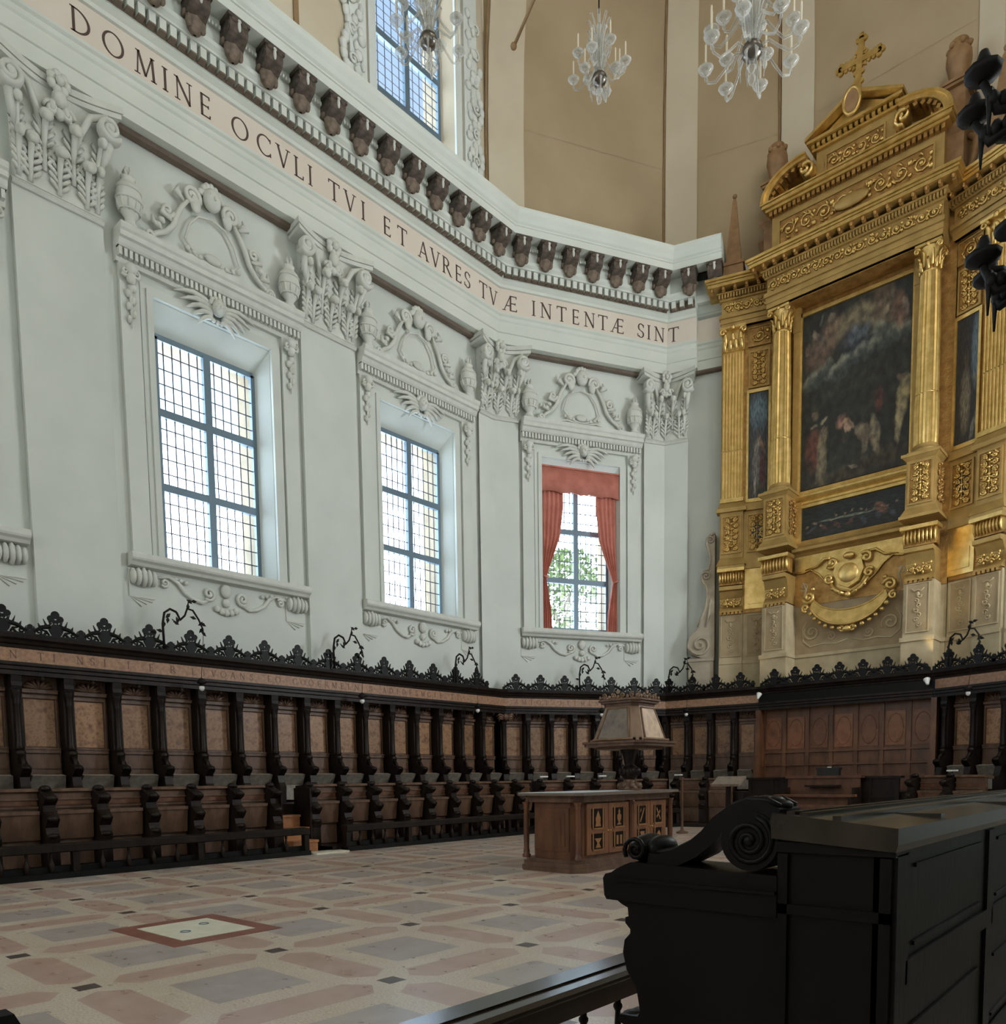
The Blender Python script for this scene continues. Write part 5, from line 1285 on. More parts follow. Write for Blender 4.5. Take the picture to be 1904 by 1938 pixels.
def wing(k, mir, label):
    """side bay: x runs outwards from the middle bay edge (0) to the outer edge"""
    W = 1.60
    M0 = WF(k, LEN[2], 0, OFS) if not mir else WF(k, 0, 0, OFS)
    t = thing('altarpiece_wing', Matrix()); t.parent = alt; t.matrix_local = A0.inverted() @ M0; t['label'] = label
    sg = 1 if mir else -1
    def X(a, b): return tuple(sorted((sg * a, sg * b)))
    o = .06
    a, b = X(o, W); mb = MB(); mb.box(a, .02, 6.9, b, .48, 17.3); mb.build('backing', 'goldd', t)
    mb = MB(); mb.box(a, -.02, 4.42, b, .48, 5.32); mb.box(a, -.05, 5.28, b, .4, 5.38); mb.box(a, .02, 5.3, b, .48, 6.95)
    c, d = X(.86, W); mb.box(c, -.10, 4.42, d, .1, 5.3); mb.box(c, -.13, 5.28, d, .1, 5.40); mb.box(c, -.08, 5.38, d, .1, 6.95); mb.build('stone_plinth', 'stone', t)
    stone_panel(t, c + .08, d - .08, 5.55, 6.85, -.09, 7); e, f = X(.06, .80); stone_panel(t, e + .1, f - .1, 5.55, 6.85, .015, 8)
    console(t, c, d, -.14, .1, 6.98, 7.80, 9); gadroon(t, c, d, -.10, 7.88, 8.30)
    mb = MB(); mb.box(e, -.04, 7.05, f, .05, 8.35); mb.box(e + .12, -.06, 7.2, f - .12, 0, 7.75); mb.build('plain_gilt_panel', 'goldw', t)
    mb = MB(); mb.box(a, -.10, 8.34, b, .1, 8.44); mb.box(c - .06, -.28, 8.34, d + .06, .1, 8.46); mb.frust((c - .1, -.3, d + .1, .1, 8.46), (c, -.16, d, .1, 8.72))
    mb.box(a, -.06, 8.44, b, .1, 8.62); mb.box(c, -.15, 8.6, d, .1, 10.2); mb.box(a, -.05, 8.6, b, .1, 10.2)
    mb.box(c - .1, -.26, 10.18, d + .1, .1, 10.30); mb.box(a, -.14, 10.18, b, .1, 10.28); mb.frust((c - .08, -.24, d + .08, .1, 10.3), (c, -.14, d, .1, 10.5)); mb.box(a, -.10, 10.28, b, .1, 10.42)
    mb.build('pedestal', 'goldflat', t)
    framed(t, 'pedestal_relief', c + .10, d - .10, 8.90, 10.02, -.155, seed=51); framed(t, 'roundel_relief', e + .10, f - .10, 8.90, 10.02, -.055, seed=52)
    mb = MB(); mb.prism(disc((e + f) / 2, 9.46, .17, 14, .3), -.10, -.04); mb.build('dark_oval', 'black', t)
    # fluted pilaster
    mb = MB(); mb.box(c + .04, -.10, 10.5, d - .04, .05, 15.22); n = 7; w = (d - c - .08) / n
    for i in range(n):
        for z0, z1 in ((10.62, 12.1), (12.14, 15.15)): mb.lathe([(w * .34, z0), (w * .34, z1)], 8, (c + .04 + w * (i + .5), -.11))
    mb.box(c, -.18, 10.5, d, .05, 10.62); mb.build('fluted_pilaster', 'goldw', t)
    cap_gold(t, (c + d) / 2, -.10, 15.22, .3, .72, True, d - c - .04)
    framed(t, 'upper_relief', e + .10, f - .10, 14.06, 15.10, -.01, seed=53)
    framed(t, 'swag_relief', e + .06, f - .06, 15.32, 15.85, -.01, seed=54, f=.03)
    mb = MB(); u, v = e + .04, f - .04
    mb.box(u - .04, -.06, 10.45, u + .03, .03, 13.96); mb.box(v - .03, -.06, 10.45, v + .04, .03, 13.96); mb.box(u, -.06, 13.86, v, .03, 13.96); mb.box(u, -.06, 10.45, v, .03, 10.56); mb.build('picture_frame', 'goldw', t)
    q0, q1 = X(.02, W); entab(t, q0, q1, -.14, (15.96, 16.34, 16.78, 16.98, 17.32), .40, 55)
    # obelisk on the cornice
    cx = (c + d) / 2; mb = MB(); mb.box(cx - .30, -.42, 17.32, cx + .30, .18, 17.72); mb.box(cx - .34, -.46, 17.70, cx + .34, .22, 17.80)
    mb.build('obelisk_base', 'brownwood', t)
    mb = MB(); mb.frust((cx - .24, -.36, cx + .24, .12, 17.80), (cx - .06, -.18, cx + .06, -.06, 19.75)); mb.frust((cx - .06, -.18, cx + .06, -.06, 19.75), (cx - .01, -.13, cx + .01, -.11, 19.86)); mb.ball((cx, -.12, 19.92), .07, 8, 6); mb.build('obelisk', 'brownwood', t)
    return M0, (u + .035, v - .035)
wl, pl = wing(2, False, 'left gilded wing of the altarpiece with fluted pilaster and brown obelisk')
wr, pr_ = wing(4, True, 'right gilded wing of the altarpiece cut by the picture edge')
# paintings (generic devotional scenes)
def canvas(Mx, x0, x1, z0, z1, y, mat, label, frame=False):
    mb = MB(); mb.box(0, 0, 0, x1 - x0, .03, z1 - z0); o = mb.build('painting', mat); o.matrix_world = Mx @ T3(x0, y, z0); tag(o, label, 'painting')
R = random.Random(12); B = []
B += [(.5, .86, .30, .10, 5, (.24, .20, .12), .55), (.2, .80, .2, .10, 40, (.13, .085, .06), .7), (.80, .88, .24, .10, -50, (.12, .085, .055), .7), (.5, .78, .17, .085, 0, (.02, .028, .038), .9), (.48, .80, .05, .04, 20, (.09, .11, .13), .8), (.58, .80, .06, .03, 25, (.08, .10, .12), .8), (.90, .84, .07, .09, 10, (.15, .08, .055), .7)]
for x, z, r in ((.08, .63, .10), (.2, .67, .09), (.33, .64, .10), (.42, .69, .07), (.55, .70, .09), (.68, .72, .07), (.78, .735, .09), (.92, .74, .09), (.72, .79, .08)): B += [(x, z, r, .035, 15, (.24, .25, .20), .55), (x + .02, z - .03, r * 1.1, .04, 12, (.035, .045, .042), .85)]
B += [(.12, .22, .08, .13, 5, (.10, .035, .025), .8), (.20, .16, .05, .17, -4, (.20, .17, .11), .75), (.21, .29, .05, .05, 0, (.18, .14, .09), .8), (.12, .36, .035, .015, 10, (.2, .18, .12), .8), (.22, .38, .035, .016, 15, (.22, .2, .14), .8), (.38, .34, .05, .045, 40, (.22, .12, .09), .8), (.46, .32, .06, .025, -20, (.30, .20, .13), .8), (.44, .29, .03, .025, 0, (.34, .24, .17), .8), (.58, .24, .08, .05, -40, (.20, .16, .11), .75), (.70, .20, .045, .12, 12, (.25, .21, .14), .8), (.60, .18, .03, .06, 0, (.20, .17, .12), .7), (.72, .40, .05, .06, 0, (.10, .035, .028), .8), (.93, .36, .055, .13, -12, (.30, .25, .13), .85), (.90, .24, .03, .12, -5, (.27, .23, .14), .8), (.92, .48, .03, .025, 0, (.13, .09, .06), .8), (.98, .45, .04, .03, 0, (.2, .17, .12), .7), (.5, .075, .045, .01, 3, (.4, .37, .28), .8), (.6, .06, .5, .05, 5, (.055, .042, .025), .6)]
for i in range(16): B.append((R.choice((.06, .14, .24, .33, .68, .78, .88, .95)) + R.uniform(-.04, .04), R.uniform(.76, .96), R.uniform(.02, .045), R.uniform(.015, .04), R.uniform(0, 180), R.choice([(.22, .15, .10), (.15, .10, .075), (.09, .10, .10), (.26, .22, .16)]), .55))
for i in range(12): B.append((R.choice((.1, .16, .22, .4, .52, .62, .7, .88, .94)) + R.uniform(-.03, .03), R.uniform(.14, .44), R.uniform(.012, .03), R.uniform(.015, .04), R.uniform(0, 180), R.choice([(.12, .09, .06), (.20, .14, .09), (.07, .035, .03), (.05, .055, .06)]), .6))
M['paint_main'] = painting_mat('painted_gathering', (.018, .019, .016), B)
B = [(.45, .47, .32, .035, -2, (.22, .24, .18), .75), (.78, .50, .05, .20, 10, (.20, .095, .06), .75), (.5, .2, .5, .1, 0, (.02, .016, .012), .7)]
for i in range(13): B.append((.06 + .072 * i + R.uniform(-.02, .02), .58 + R.uniform(-.12, .12) - (.2 if i < 4 else 0), .014, .05, 0, (.20, .15, .10), .7))
for i in range(7): B.append((.10 + .13 * i, .32 + R.uniform(-.08, .06), .028, .12, R.uniform(-20, 20), R.choice([(.13, .12, .09), (.06, .075, .10), (.14, .06, .04)]), .6))
M['paint_low'] = painting_mat('painted_table_scene', (.013, .017, .017), B)
M['paint_wl'] = painting_mat('painted_figure_left', (.045, .05, .055), [(.5, .82, .5, .16, 0, (.14, .22, .28), .75), (.5, .68, .35, .10, 0, (.07, .11, .15), .7), (.40, .30, .22, .22, 0, (.19, .17, .16), .8), (.45, .50, .20, .07, 20, (.30, .27, .24), .8), (.68, .50, .18, .05, -20, (.24, .14, .08), .75), (.72, .25, .16, .20, 0, (.10, .022, .03), .8), (.5, .62, .10, .05, 0, (.10, .06, .04), .8), (.5, .06, .6, .08, 0, (.06, .055, .03), .7), (.35, .13, .06, .12, 0, (.34, .32, .30), .6)])
M['paint_wr'] = painting_mat('painted_figure_right', (.02, .02, .02), [(.9, .72, .22, .3, 0, (.12, .18, .24), .75), (.45, .34, .24, .26, 4, (.20, .17, .12), .7), (.45, .66, .12, .09, 0, (.06, .045, .03), .8), (.86, .12, .2, .06, 30, (.20, .2, .18), .6), (.85, .5, .1, .04, 0, (.16, .15, .13), .6)])
canvas(A0, -1.555, 1.555, 10.445, 15.615, -.03, 'paint_main', 'large dark painting of robed figures beneath clouds, between the gilded columns')
canvas(A0, -1.495, 1.495, 8.925, 9.875, -.02, 'paint_low', 'low wide dark painting of figures at a white table, under the large painting')
canvas(wl, pl[0], pl[1], 10.565, 13.855, -.02, 'paint_wl', 'narrow painting of one figure under blue sky, in the left altarpiece wing')
canvas(wr, pr_[0], pr_[1], 10.565, 13.855, -.02, 'paint_wr', 'narrow dark painting of one robed figure, in the right altarpiece wing')
# crowning cross
t = thing('altar_cross', A0 @ T3(.0, -.35, 20.99) @ Matrix.Rotation(radians(4), 4, 'Y'), 'gilded trefoil-ended cross on top of the altarpiece', 'cross')
mb = MB(); y0, y1 = -.05, .05
mb.prism([(-.09, 0), (.09, 0), (.075, 1.40), (-.075, 1.40)], y0, y1); mb.prism([(-.50, .78), (.50, .78), (.50, .93), (-.50, .93)], y0 - .003, y1 + .003)
for x, z in ((0, 1.40), (-.52, .855), (.52, .855)):
    for dx, dz in ((0, 0), (.09, .0), (-.09, 0), (0, .09), (0, -.09)): mb.prism(disc(x + dx, z + dz, .075, 10), y0 + .01, y1 - .01)
for sx in (-1, 1):
    for z in (.3, .55, 1.1): mb.prism(disc(sx * .10, z, .06, 8), y0 + .015, y1 - .015)
    for x in (.25, .38): mb.prism(disc(sx * x, .76, .05, 8), y0 + .015, y1 - .015); mb.prism(disc(sx * x, .95, .05, 8), y0 + .015, y1 - .015)
    mb.prism([(sx * .08, .70), (sx * .2, .66), (sx * .17, .78)], y0 + .01, y1 - .01); mb.prism([(sx * .08, 1.0), (sx * .2, 1.05), (sx * .17, .93)], y0 + .01, y1 - .01)
mb.build('cross', 'goldw', t)
mb = MB(); mb.lathe([(.16, -.06), (.18, -.02), (.10, .03), (.07, .10)], 10); mb.build('foot', 'goldw', t)
# stone console scroll beside the altarpiece
t = thing('stone_scroll_console', WF(2, LEN[2] - 1.76, 0, .30), 'weathered stone scroll console left of the altarpiece on a plain block', 'console')
mb = MB(); mb.box(-.86, -.12, 4.43, -.04, .30, 5.52); mb.box(-.90, -.16, 5.46, -.02, .30, 5.56); mb.build('block', 'greystone', t)
out = [(-.05, 5.56), (-.45, 5.58), (-.80, 5.72), (-.92, 6.0), (-.84, 6.32), (-.62, 6.5), (-.56, 6.62), (-.42, 6.95), (-.30, 7.3), (-.26, 7.7), (-.30, 7.95), (-.42, 8.1), (-.46, 8.3), (-.38, 8.45), (-.22, 8.5), (-.16, 8.8), (-.22, 9.1), (-.30, 9.3), (-.28, 9.5), (-.15, 9.62), (-.02, 9.66)]
mb = MB(); mb.prism(out + [(-.02, 5.56)], -.10, .30); mb.build('scroll_body', 'greystone', t)
mb = MB(); mb.tube(spiral(-.48, 6.02, .03, .36, 1.7, pi / 2, 24, -.12, -1), .045, 6); mb.tube([(x, -.11, z) for x, z in out[6:]], .04, 6); mb.tube(spiral(-.30, 8.28, .02, .15, 1.4, 0, 14, -.12), .035, 5); mb.tube(spiral(-.16, 9.44, .02, .13, 1.4, 0, 14, -.12), .03, 5)
mb.tube([(-.3, -.1, 6.6), (-.2, -.11, 7.0), (-.14, -.11, 7.5)], [.04, .06, .03], 5); mb.build('scroll_relief', 'greystone', t)
M['tabletop'] = plain('polished_top', (.10, .075, .055), (.16, .12, .09), rough=.5, scale=4, spec=1.)
M['woodlect'] = plain('lectern_wood', (.17, .095, .05), (.27, .165, .095), rough=.42, scale=6, stretch=(1, 1, .4))
# ------------------------------------------------------------------ cabinet with lectern
CX0, CX1, CY0, CY1 = -8.66, -7.50, 10.06, 13.06
t = thing('lectern_cabinet', ((CX0 + CX1) / 2, (CY0 + CY1) / 2, 0), 'carved brown wooden cabinet with inlaid doors in the middle of the floor', 'cabinet')
hx, hy = (CX1 - CX0) / 2, (CY1 - CY0) / 2
def oct_(hx, hy, c): return [(-hx + c, -hy), (hx - c, -hy), (hx, -hy + c), (hx, hy - c), (hx - c, hy), (-hx + c, hy), (-hx, hy - c), (-hx, -hy + c)]
mb = MB(); mb.prism(oct_(hx + .12, hy + .12, .20), 0, .07, 'z'); mb.prism(oct_(hx + .09, hy + .09, .19), .07, .15, 'z'); mb.prism(oct_(hx + .05, hy + .05, .17), .15, .21, 'z'); mb.build('plinth', 'woodmid', t)
mb = MB(); mb.prism(oct_(hx - .06, hy - .06, .15), .21, 1.16, 'z'); mb.build('body', 'woodred', t)
mb = MB(); mb.prism(oct_(hx + .02, hy + .02, .16), 1.16, 1.24, 'z'); mb.prism(oct_(hx + .06, hy + .06, .16), 1.24, 1.27, 'z'); mb.build('frieze_moulding', 'woodmid', t)
mb = MB(); mb.prism(oct_(hx + .13, hy + .13, .12), 1.27, 1.315, 'z'); mb.build('table_top', 'tabletop', t, 'polished table top')
M['palelayer'] = plain('pale_layer', (.58, .63, .70), (.66, .70, .76), rough=.35, scale=3)
mb = MB(); mb.prism([(-.66, -1.56), (.40, -1.58), (.46, -1.2), (.42, -.2), (.36, .52), (-.66, .52)], 1.3155, 1.3195, 'z'); mb.build('pale_layer', 'palelayer', t, 'thin pale layer on the near part of the table top')  # thin layer added to whiten the near part of the top
for sx in (-1, 1):
    for sy in (-1, 1):
        mb = MB(); c = (sx * (hx - .03), sy * (hy - .03))
        mb.lathe([(.07, .21), (.075, .25), (.05, .28), (.055, .32), (.045, .36), (.05, .7), (.04, 1.04), (.055, 1.07), (.045, 1.09), (.065, 1.14), (.07, 1.16)], 10, c); mb.build('corner_column', 'woodred', t)
mb = MB(); c = (hx - .04, .12); mb.lathe([(.06, .21), (.045, .28), (.05, .7), (.04, 1.04), (.06, 1.12), (.06, 1.16)], 10, c); mb.ball((hx, .12, 1.12), .05, 6, 5); mb.build('middle_column', 'woodred', t)
def cab_door(y0, y1, kind):
    d = MB(); X = hx - .06; d.box(X, y0, .27, X + .035, y1, 1.13); o = d.build('door', 'doorwood', t)
    f = MB(); w = y1 - y0
    for z0, z1 in ((.36, .62), (.72, 1.04)):
        f.box(X + .034, y0 + w * .2, z0, X + .04, y1 - w * .2, z1)
    f.build('dark_inlay', 'woodblack', o)
    f = MB(); cy = (y0 + y1) / 2; xx = X + .043
    def blob(pts): f.prism([(cy + a * w, b) for a, b in pts], X + .038, xx, 'x')
    for z0, z1 in ((.36, .62), (.72, 1.04)):
        for s in (-1, 1): a, b = sorted((cy + s * w * .21, cy + s * w * .26)); f.box(X + .03, a, z0 - .02, X + .045, b, z1 + .02)
        f.box(X + .03, y0 + w * .24, z0 - .03, X + .045, y1 - w * .24, z0 - .005)
    if kind == 0: blob([(-.13, .74), (.13, .74), (.10, .80), (.12, .88), (.05, .95), (0, 1.01), (-.05, .95), (-.12, .88), (-.10, .80)]); blob([(-.16, .54), (.16, .54), (.04, .46), (.13, .38), (-.13, .38), (-.04, .46)])
    elif kind == 1: blob([(-.12, .74), (.12, .74), (.03, .78), (.09, .84), (.10, .90), (.03, .94), (.05, .97), (0, 1.02), (-.05, .97), (-.03, .94), (-.10, .90), (-.09, .84), (-.03, .78)]); blob([(-.14, .40), (-.04, .40), (-.04, .56), (-.14, .56)]); blob([(.04, .40), (.14, .40), (.14, .56), (.04, .56)])
    elif kind == 2: blob([(-.15, .76), (-.11, .74), (.14, .99), (.10, 1.01)]); blob([(-.15, .92), (-.05, .96), (-.08, 1.0)]); blob([(-.14, .40), (.14, .40), (.10, .5), (.14, .58), (-.14, .58), (-.08, .5)])
    else: blob([(-.14, .97), (.10, .76), (.14, .78), (-.10, 1.0)]); blob([(-.1, .80), (.13, .92), (.10, .95), (-.13, .83)]); blob([(-.10, .37), (.12, .40), (.15, .5), (.05, .57), (-.08, .52), (-.15, .44)])
    f.build('light_inlay', 'inlaylight', o, 'pale orange inlaid still life')
    k = MB(); k.ball((X + .05, y1 - .03 if kind % 2 == 0 else y0 + .03, .66), .016, 8, 6); k.build('knob', 'brass', o)
M['inlaylight'] = plain('light_inlay', (.27, .12, .04), (.36, .17, .06), rough=.4, scale=8)
for y0, y1, kd in ((-1.22, -.60, 0), (-.585, .03, 1), (.20, .74, 2), (.755, 1.30, 3)): cab_door(y0, y1, kd)
mb = MB(); Y = -hy + .06; mb.box(-.36, Y - .02, .34, .36, Y + .01, 1.06); mb.box(-.28, Y - .03, .42, .28, Y, .98)
mb.box(-.20, Y - .036, .50, .20, Y, .90)
mb.build('end_panel', 'woodred', t)

LX, LY = -8.02, 12.38
t = thing('lectern', (LX, LY, 1.316), 'four-sided wooden book lectern on a turned stem, standing on the cabinet', 'lectern')
mb = MB(); mb.lathe([(.22, 0), (.23, .03), (.20, .09), (.13, .15), (.09, .19), (.11, .21)], 16)
for i in range(8): a = 2 * pi * i / 8; mb.tube([(.21 * cos(a), .21 * sin(a), .04), (.19 * cos(a), .19 * sin(a), .10), (.11 * cos(a), .11 * sin(a), .16)], [.045, .05, .02], 5)
mb.build('foot', 'woodmid', t)
mb = MB(); mb.lathe([(.08, .19), (.17, .28), (.19, .36), (.14, .44), (.09, .48), (.10, .50), (.11, .58), (.14, .68), (.20, .80), (.20, .81)], 16)
for i in range(8): a = 2 * pi * i / 8; mb.ball((.17 * cos(a), .17 * sin(a), .35), (.05, .05, .08), 6, 5)
mb.build('turned_stem', 'wood', t)
mb = MB(); mb.prism(oct_(.50, .50, .12), .76, .81, 'z'); mb.prism(oct_(.66, .66, .14), .81, .86, 'z'); mb.prism(oct_(.69, .69, .14), .86, .90, 'z'); mb.build('tray', 'woodmid', t)
B0, B1, Z0, Z1 = .56, .36, .90, 1.56
def ring8(h, c, z): return [(x, y, z) for x, y in oct_(h, h, c)]
mb = MB(); mb.add(ring8(B0, .15, Z0) + ring8(B1, .11, Z1), [(i, (i + 1) % 8, 8 + (i + 1) % 8, 8 + i) for i in range(8)] + [tuple(range(8, 16))]); mb.build('book_rest', 'woodlect', t)
for q, nm, mt in ((0, 'grey_panel', 'intarsiagrey'), (1, 'inlaid_panel', 'intarsialect'), (2, 'rear_panel', 'intarsiagrey'), (3, 'side_panel', 'intarsialect')):
    if q == 0: M['intarsialect'] = intarsia('lectern_inlay', (.10, .05, .025), (.34, .20, .09), (.48, .31, .15), 6.)
    R4 = Matrix.Rotation(pi / 2 * q, 4, 'Z'); mb = MB(R4); mbf = MB(R4)
    def fp(x, u, d): h = B0 + (B1 - B0) * u; return (x, -h - d, Z0 + (Z1 - Z0) * u)
    x0, x1 = .33, .20
    mb.add([fp(-x0, .08, 0), fp(x0, .08, 0), fp(x1, .90, 0), fp(-x1, .90, 0), fp(-x0, .08, .012), fp(x0, .08, .012), fp(x1, .90, .012), fp(-x1, .90, .012)], [(0, 1, 5, 4), (1, 2, 6, 5), (2, 3, 7, 6), (3, 0, 4, 7), (4, 5, 6, 7)])
    mb.build(nm, mt, t)
    pts = [fp(-x0 - .02, .06, .012), fp(x0 + .02, .06, .012), fp(x1 + .02, .92, .012), fp(-x1 - .02, .92, .012), fp(-x0 - .02, .06, .012)]
    for a, b in zip(pts[:-1], pts[1:]): mbf.tube([a, b], .018, 4)
    mbf.tube([(-.42, -.585, .93), (.42, -.585, .93)], .022, 6); mbf.build('panel_moulding', 'woodlect', t)
mb = MB(); mb.prism(oct_(.38, .38, .11), 1.55, 1.60, 'z'); mb.prism(oct_(.43, .43, .12), 1.60, 1.635, 'z'); mb.prism(oct_(.46, .46, .12), 1.64, 1.67, 'z'); mb.build('crown_moulding', 'woodmid', t)
mb = MB()
for q in range(4):
    mb.M = Matrix.Rotation(pi / 2 * q, 4, 'Z')
    for i in range(4): x = -.3 + .2 * i; mb.tube(spiral(x, 1.73, .01, .055, 1.3, i, 10, -.38, (-1) ** i), .014, 4); mb.ball((x + .1, -.38, 1.71), (.03, .02, .04), 6, 5)
    mb.prism(disc(0, 1.80, .035, 8), -.39, -.37); mb.tube([(-.36, -.38, 1.675), (.36, -.38, 1.675)], .012, 4)
mb.build('pierced_crown', 'woodlect', t)
for (x, y) in ((.44, -.52), (.52, -.44)):
    mb = MB(); mb.ball((x, y, .935), .03, 8, 6); mb.build('knob', 'wood', t)

# small furniture of the sanctuary end --------------------------------------------------
t = thing('reading_stand', (-9.35, 19.2, 0), 'slim dark reading stand with grey sloping top right of the lectern', 'reading stand')
mb = MB(); mb.box(-.18, -.14, 0, .18, .14, .06); mb.box(-.05, -.05, .06, .05, .05, 1.30); mb.build('post', 'wood', t)
mb = MB(); mb.M = T3(0, 0, 1.42) @ Matrix.Rotation(radians(28), 4, 'X'); mb.box(-.40, -.22, -.02, .40, .24, .02); mb.box(-.40, -.25, -.02, .40, -.21, .05); mb.build('sloping_top', 'intarsiagrey', t)
t = thing('kneeling_desk', (-7.6, 20.6, 0), 'low long reddish kneeling desk in front of the tall bench', 'kneeling desk')
mb = MB(); mb.box(-1.02, -.22, .98, 1.02, .16, 1.04); mb.build('top', 'woodred', t)
mb = MB(); mb.box(-.95, .06, .12, .95, .10, .98); mb.box(-1.25, -.55, .72, .95, -.35, .78); mb.build('front_board', 'woodred', t)
for sx in (-1, 1):
    mb = MB(); mb.box(sx * .95 - .04, -.20, 0, sx * .95 + .04, .14, .98); mb.build('end_board', 'wood', t)
mb = MB(); mb.box(-1.22, -.52, 0, -1.16, -.38, .72); mb.box(.84, -.52, 0, .90, -.38, .72); mb.build('kneeler_leg', 'wood', t)
t = thing('tall_bench', (-7.98, 22.3, 0), 'tall dark bench with flat rail under the altarpiece, black box on it', 'bench')
mb = MB(); mb.box(-1.0, -.06, .3, 1.0, 0, 1.48); mb.box(-1.05, -.12, 1.46, 1.05, .16, 1.53); mb.build('backrest', 'woodred', t)
mb = MB(); mb.box(-1.0, -.5, .72, 1.0, 0, .78); mb.box(-.38, -.42, 1.22, .5, -.05, 1.27); mb.build('seat', 'wood', t)
for sx in (-1, 1): mb = MB(); mb.box(sx * .97 - .04, -.5, 0, sx * .97 + .04, .02, 1.2); mb.build('side', 'wood', t)
t = thing('black_box', (-7.85, 22.32, 1.531), 'small black box with a white tag on the tall bench', 'box')
mb = MB(); mb.box(-.30, -.09, 0, .30, .10, .20); mb.box(-.32, -.11, .17, .32, .12, .22); mb.build('case', 'black', t)
mb = MB(); mb.box(-.04, -.02, .221, .06, .03, .25); mb.build('tag', 'whitepaint', t)
t = thing('slim_candlestand', (-10.6, 19.0, 0), 'thin brown upright post with small base by the dim stalls', 'post')
mb = MB(); mb.lathe([(.16, 0), (.17, .04), (.05, .08), (.035, .14), (.03, 1.5), (.05, 1.53), (0, 1.55)], 10); mb.build('post', 'woodmid', t)
pl_ = None
for k, s, lb in ((1, .85, 'small white reading lamp on the stall desk, leftmost above the cabinet'), (1, 1.75, 'small white reading lamp on the stall desk, second above the cabinet'), (1, 2.85, 'small white reading lamp on the stall desk beside the lectern stem'), (2, 1.25, 'small white reading lamp on the dim stalls right of the lectern'), (4, 1.6, 'small white reading lamp on the stalls at far right')):
    Mx = WS(k, s, 1.508, 1.86)
    if pl_ is None:
        pl_ = thing('reading_lamp', Mx, lb, 'lamp', 'white reading lamps'); t = pl_
        mb = MB(); mb.lathe([(.05, 0), (.05, .02), (.012, .03), (.012, .10)], 8); mb.build('base', 'black', t)
        mb = MB(); mb.box(-.13, -.05, .09, .13, .03, .13); mb.build('shade', 'whitepaint', t)
    else: dup(pl_, Mx, lb)
# white spotlights clipped under the canopy
ps_ = None
for k, s, rz, lb in ((3, .12, .5, 'white spotlight on the canopy near the left altarpiece wing'), (3, LS[3] - .18, -.5, 'white spotlight on the canopy near the right altarpiece wing')):
    Mx = WS(k, s, 4.10, .66)
    if ps_ is None:
        ps_ = thing('spotlight', Mx, lb, 'spotlight', 'white spotlights on the canopy'); t = ps_
        mb = MB(Matrix.Rotation(radians(-35), 4, 'X')); mb.lathe([(0, -.12), (.04, -.10), (.05, -.04), (.085, .06), (.09, .08), (.07, .075), (.04, 0), (0, -.02)], 12); mb.build('lamp_head', 'whitepaint', t)
        mb = MB(); mb.tube([(0, .04, -.06), (0, .10, -.02), (0, .10, .02)], .012, 5); mb.build('clamp', 'whitepaint', t)
    else: dup(ps_, Mx @ Matrix.Rotation(.5, 4, 'Z'), lb)

# ------------------------------------------------------------------ right-hand stall end in the foreground
EY = 2.25
t = thing('stall_end_desk', (0, EY, 0), 'large black carved stall end with scrolled armrest and long desk in the foreground', 'stall')
mb = MB(); X0, X1 = -.93, -.615
mb.box(X0, 0, 0, X1, .10, 1.36)
mb.box(X0 - .005, -.02, 1.325, X1 + .012, .10, 1.355); mb.box(X0 + .04, -.012, .2, X1 - .03, 0, .22)
mb.box(X0, -.015, 0, X0 + .03, 0, 1.32); mb.box(X1 - .03, -.015, 0, X1, 0, 1.32); mb.box(X0, -.015, 1.14, X1, 0, 1.17)
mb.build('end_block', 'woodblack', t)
mb = MB(); mb.prism([(X0 - .012, 1.365), (X1 + .015, 1.34), (X1 + .02, 1.36), (X1 + .02, 1.405), (X0 - .01, 1.44), (X0 - .015, 1.42)], -.035, 12.5); mb.build('desk_top', 'desktop', t)
mb = MB()
for u in (.10, .22, .52): x = X0 + (X1 - X0) * u; z = 1.44 - .028 * u; mb.box(x - .012, .0, z - .01, x + .012, 12.45, z + .008)
for i in range(10): y = .5 + 1.2 * i; mb.box(X0 + .18, y, 1.40, X1, y + .05, 1.4225)
mb.build('desk_ribs', 'desktop', t)
mb = MB(); mb.box(X1 - .05, .0, 0, X1, 12.4, 1.34); mb.box(X1 - .02, 0, .0, X1 + .015, 12.4, .15)
for i in range(10):
    y = .0 + 1.2 * i; mb.box(X1 - .01, y, .15, X1 + .012, y + .12, 1.33)
    for z in (.45, .95): mb.box(X1 - .01, y + .1, z, X1 + .012, y + 1.2, z + .07)
    for a, b in ((.55, .62), (1.05, 1.1)): mb.box(X1 - .005, y + .2, a, X1 + .008, y + 1.1, a + .012); mb.box(X1 - .005, y + .2, b + .18, X1 + .008, y + 1.1, b + .192)
mb.build('rear_panelling', 'woodblack', t)
mb = MB(); mb.box(X0, .1, 0, X0 + .04, 12.4, 1.36); mb.build('seat_back', 'wood', t)
# moulded arm slab and shaped board under it
mb = MB(); mb.prism([(-1.54, 1.125), (-1.55, 1.14), (-1.555, 1.20), (-1.545, 1.215), (-1.52, 1.222), (-1.50, 1.235), (-1.49, 1.24), (-1.465, 1.252), (-1.44, 1.262), (X0, 1.252), (X0, 1.125)], -.02, .20)
mb.box(-1.50, -.035, 1.195, X0, -.02, 1.205); mb.build('arm_slab', 'woodblack', t)
mb = MB(); mb.prism([(-1.515, 1.126), (-1.49, 1.11), (-1.465, 1.10), (-1.462, 1.07), (-1.475, 1.065), (-1.475, 1.045), (-1.455, 1.025), (-1.455, 1.01), (-1.478, .985), (-1.485, .94), (-1.47, .88), (-1.43, .82), (-1.415, .74), (-1.425, .72), (-1.50, .715), (-1.51, .69), (-1.45, .67), (-1.42, .55), (-1.44, .30), (-1.48, .2), (-1.48, 0), (X0, 0), (X0, 1.126)], 0, .12)
mb.build('shaped_end_board', 'woodblack', t)
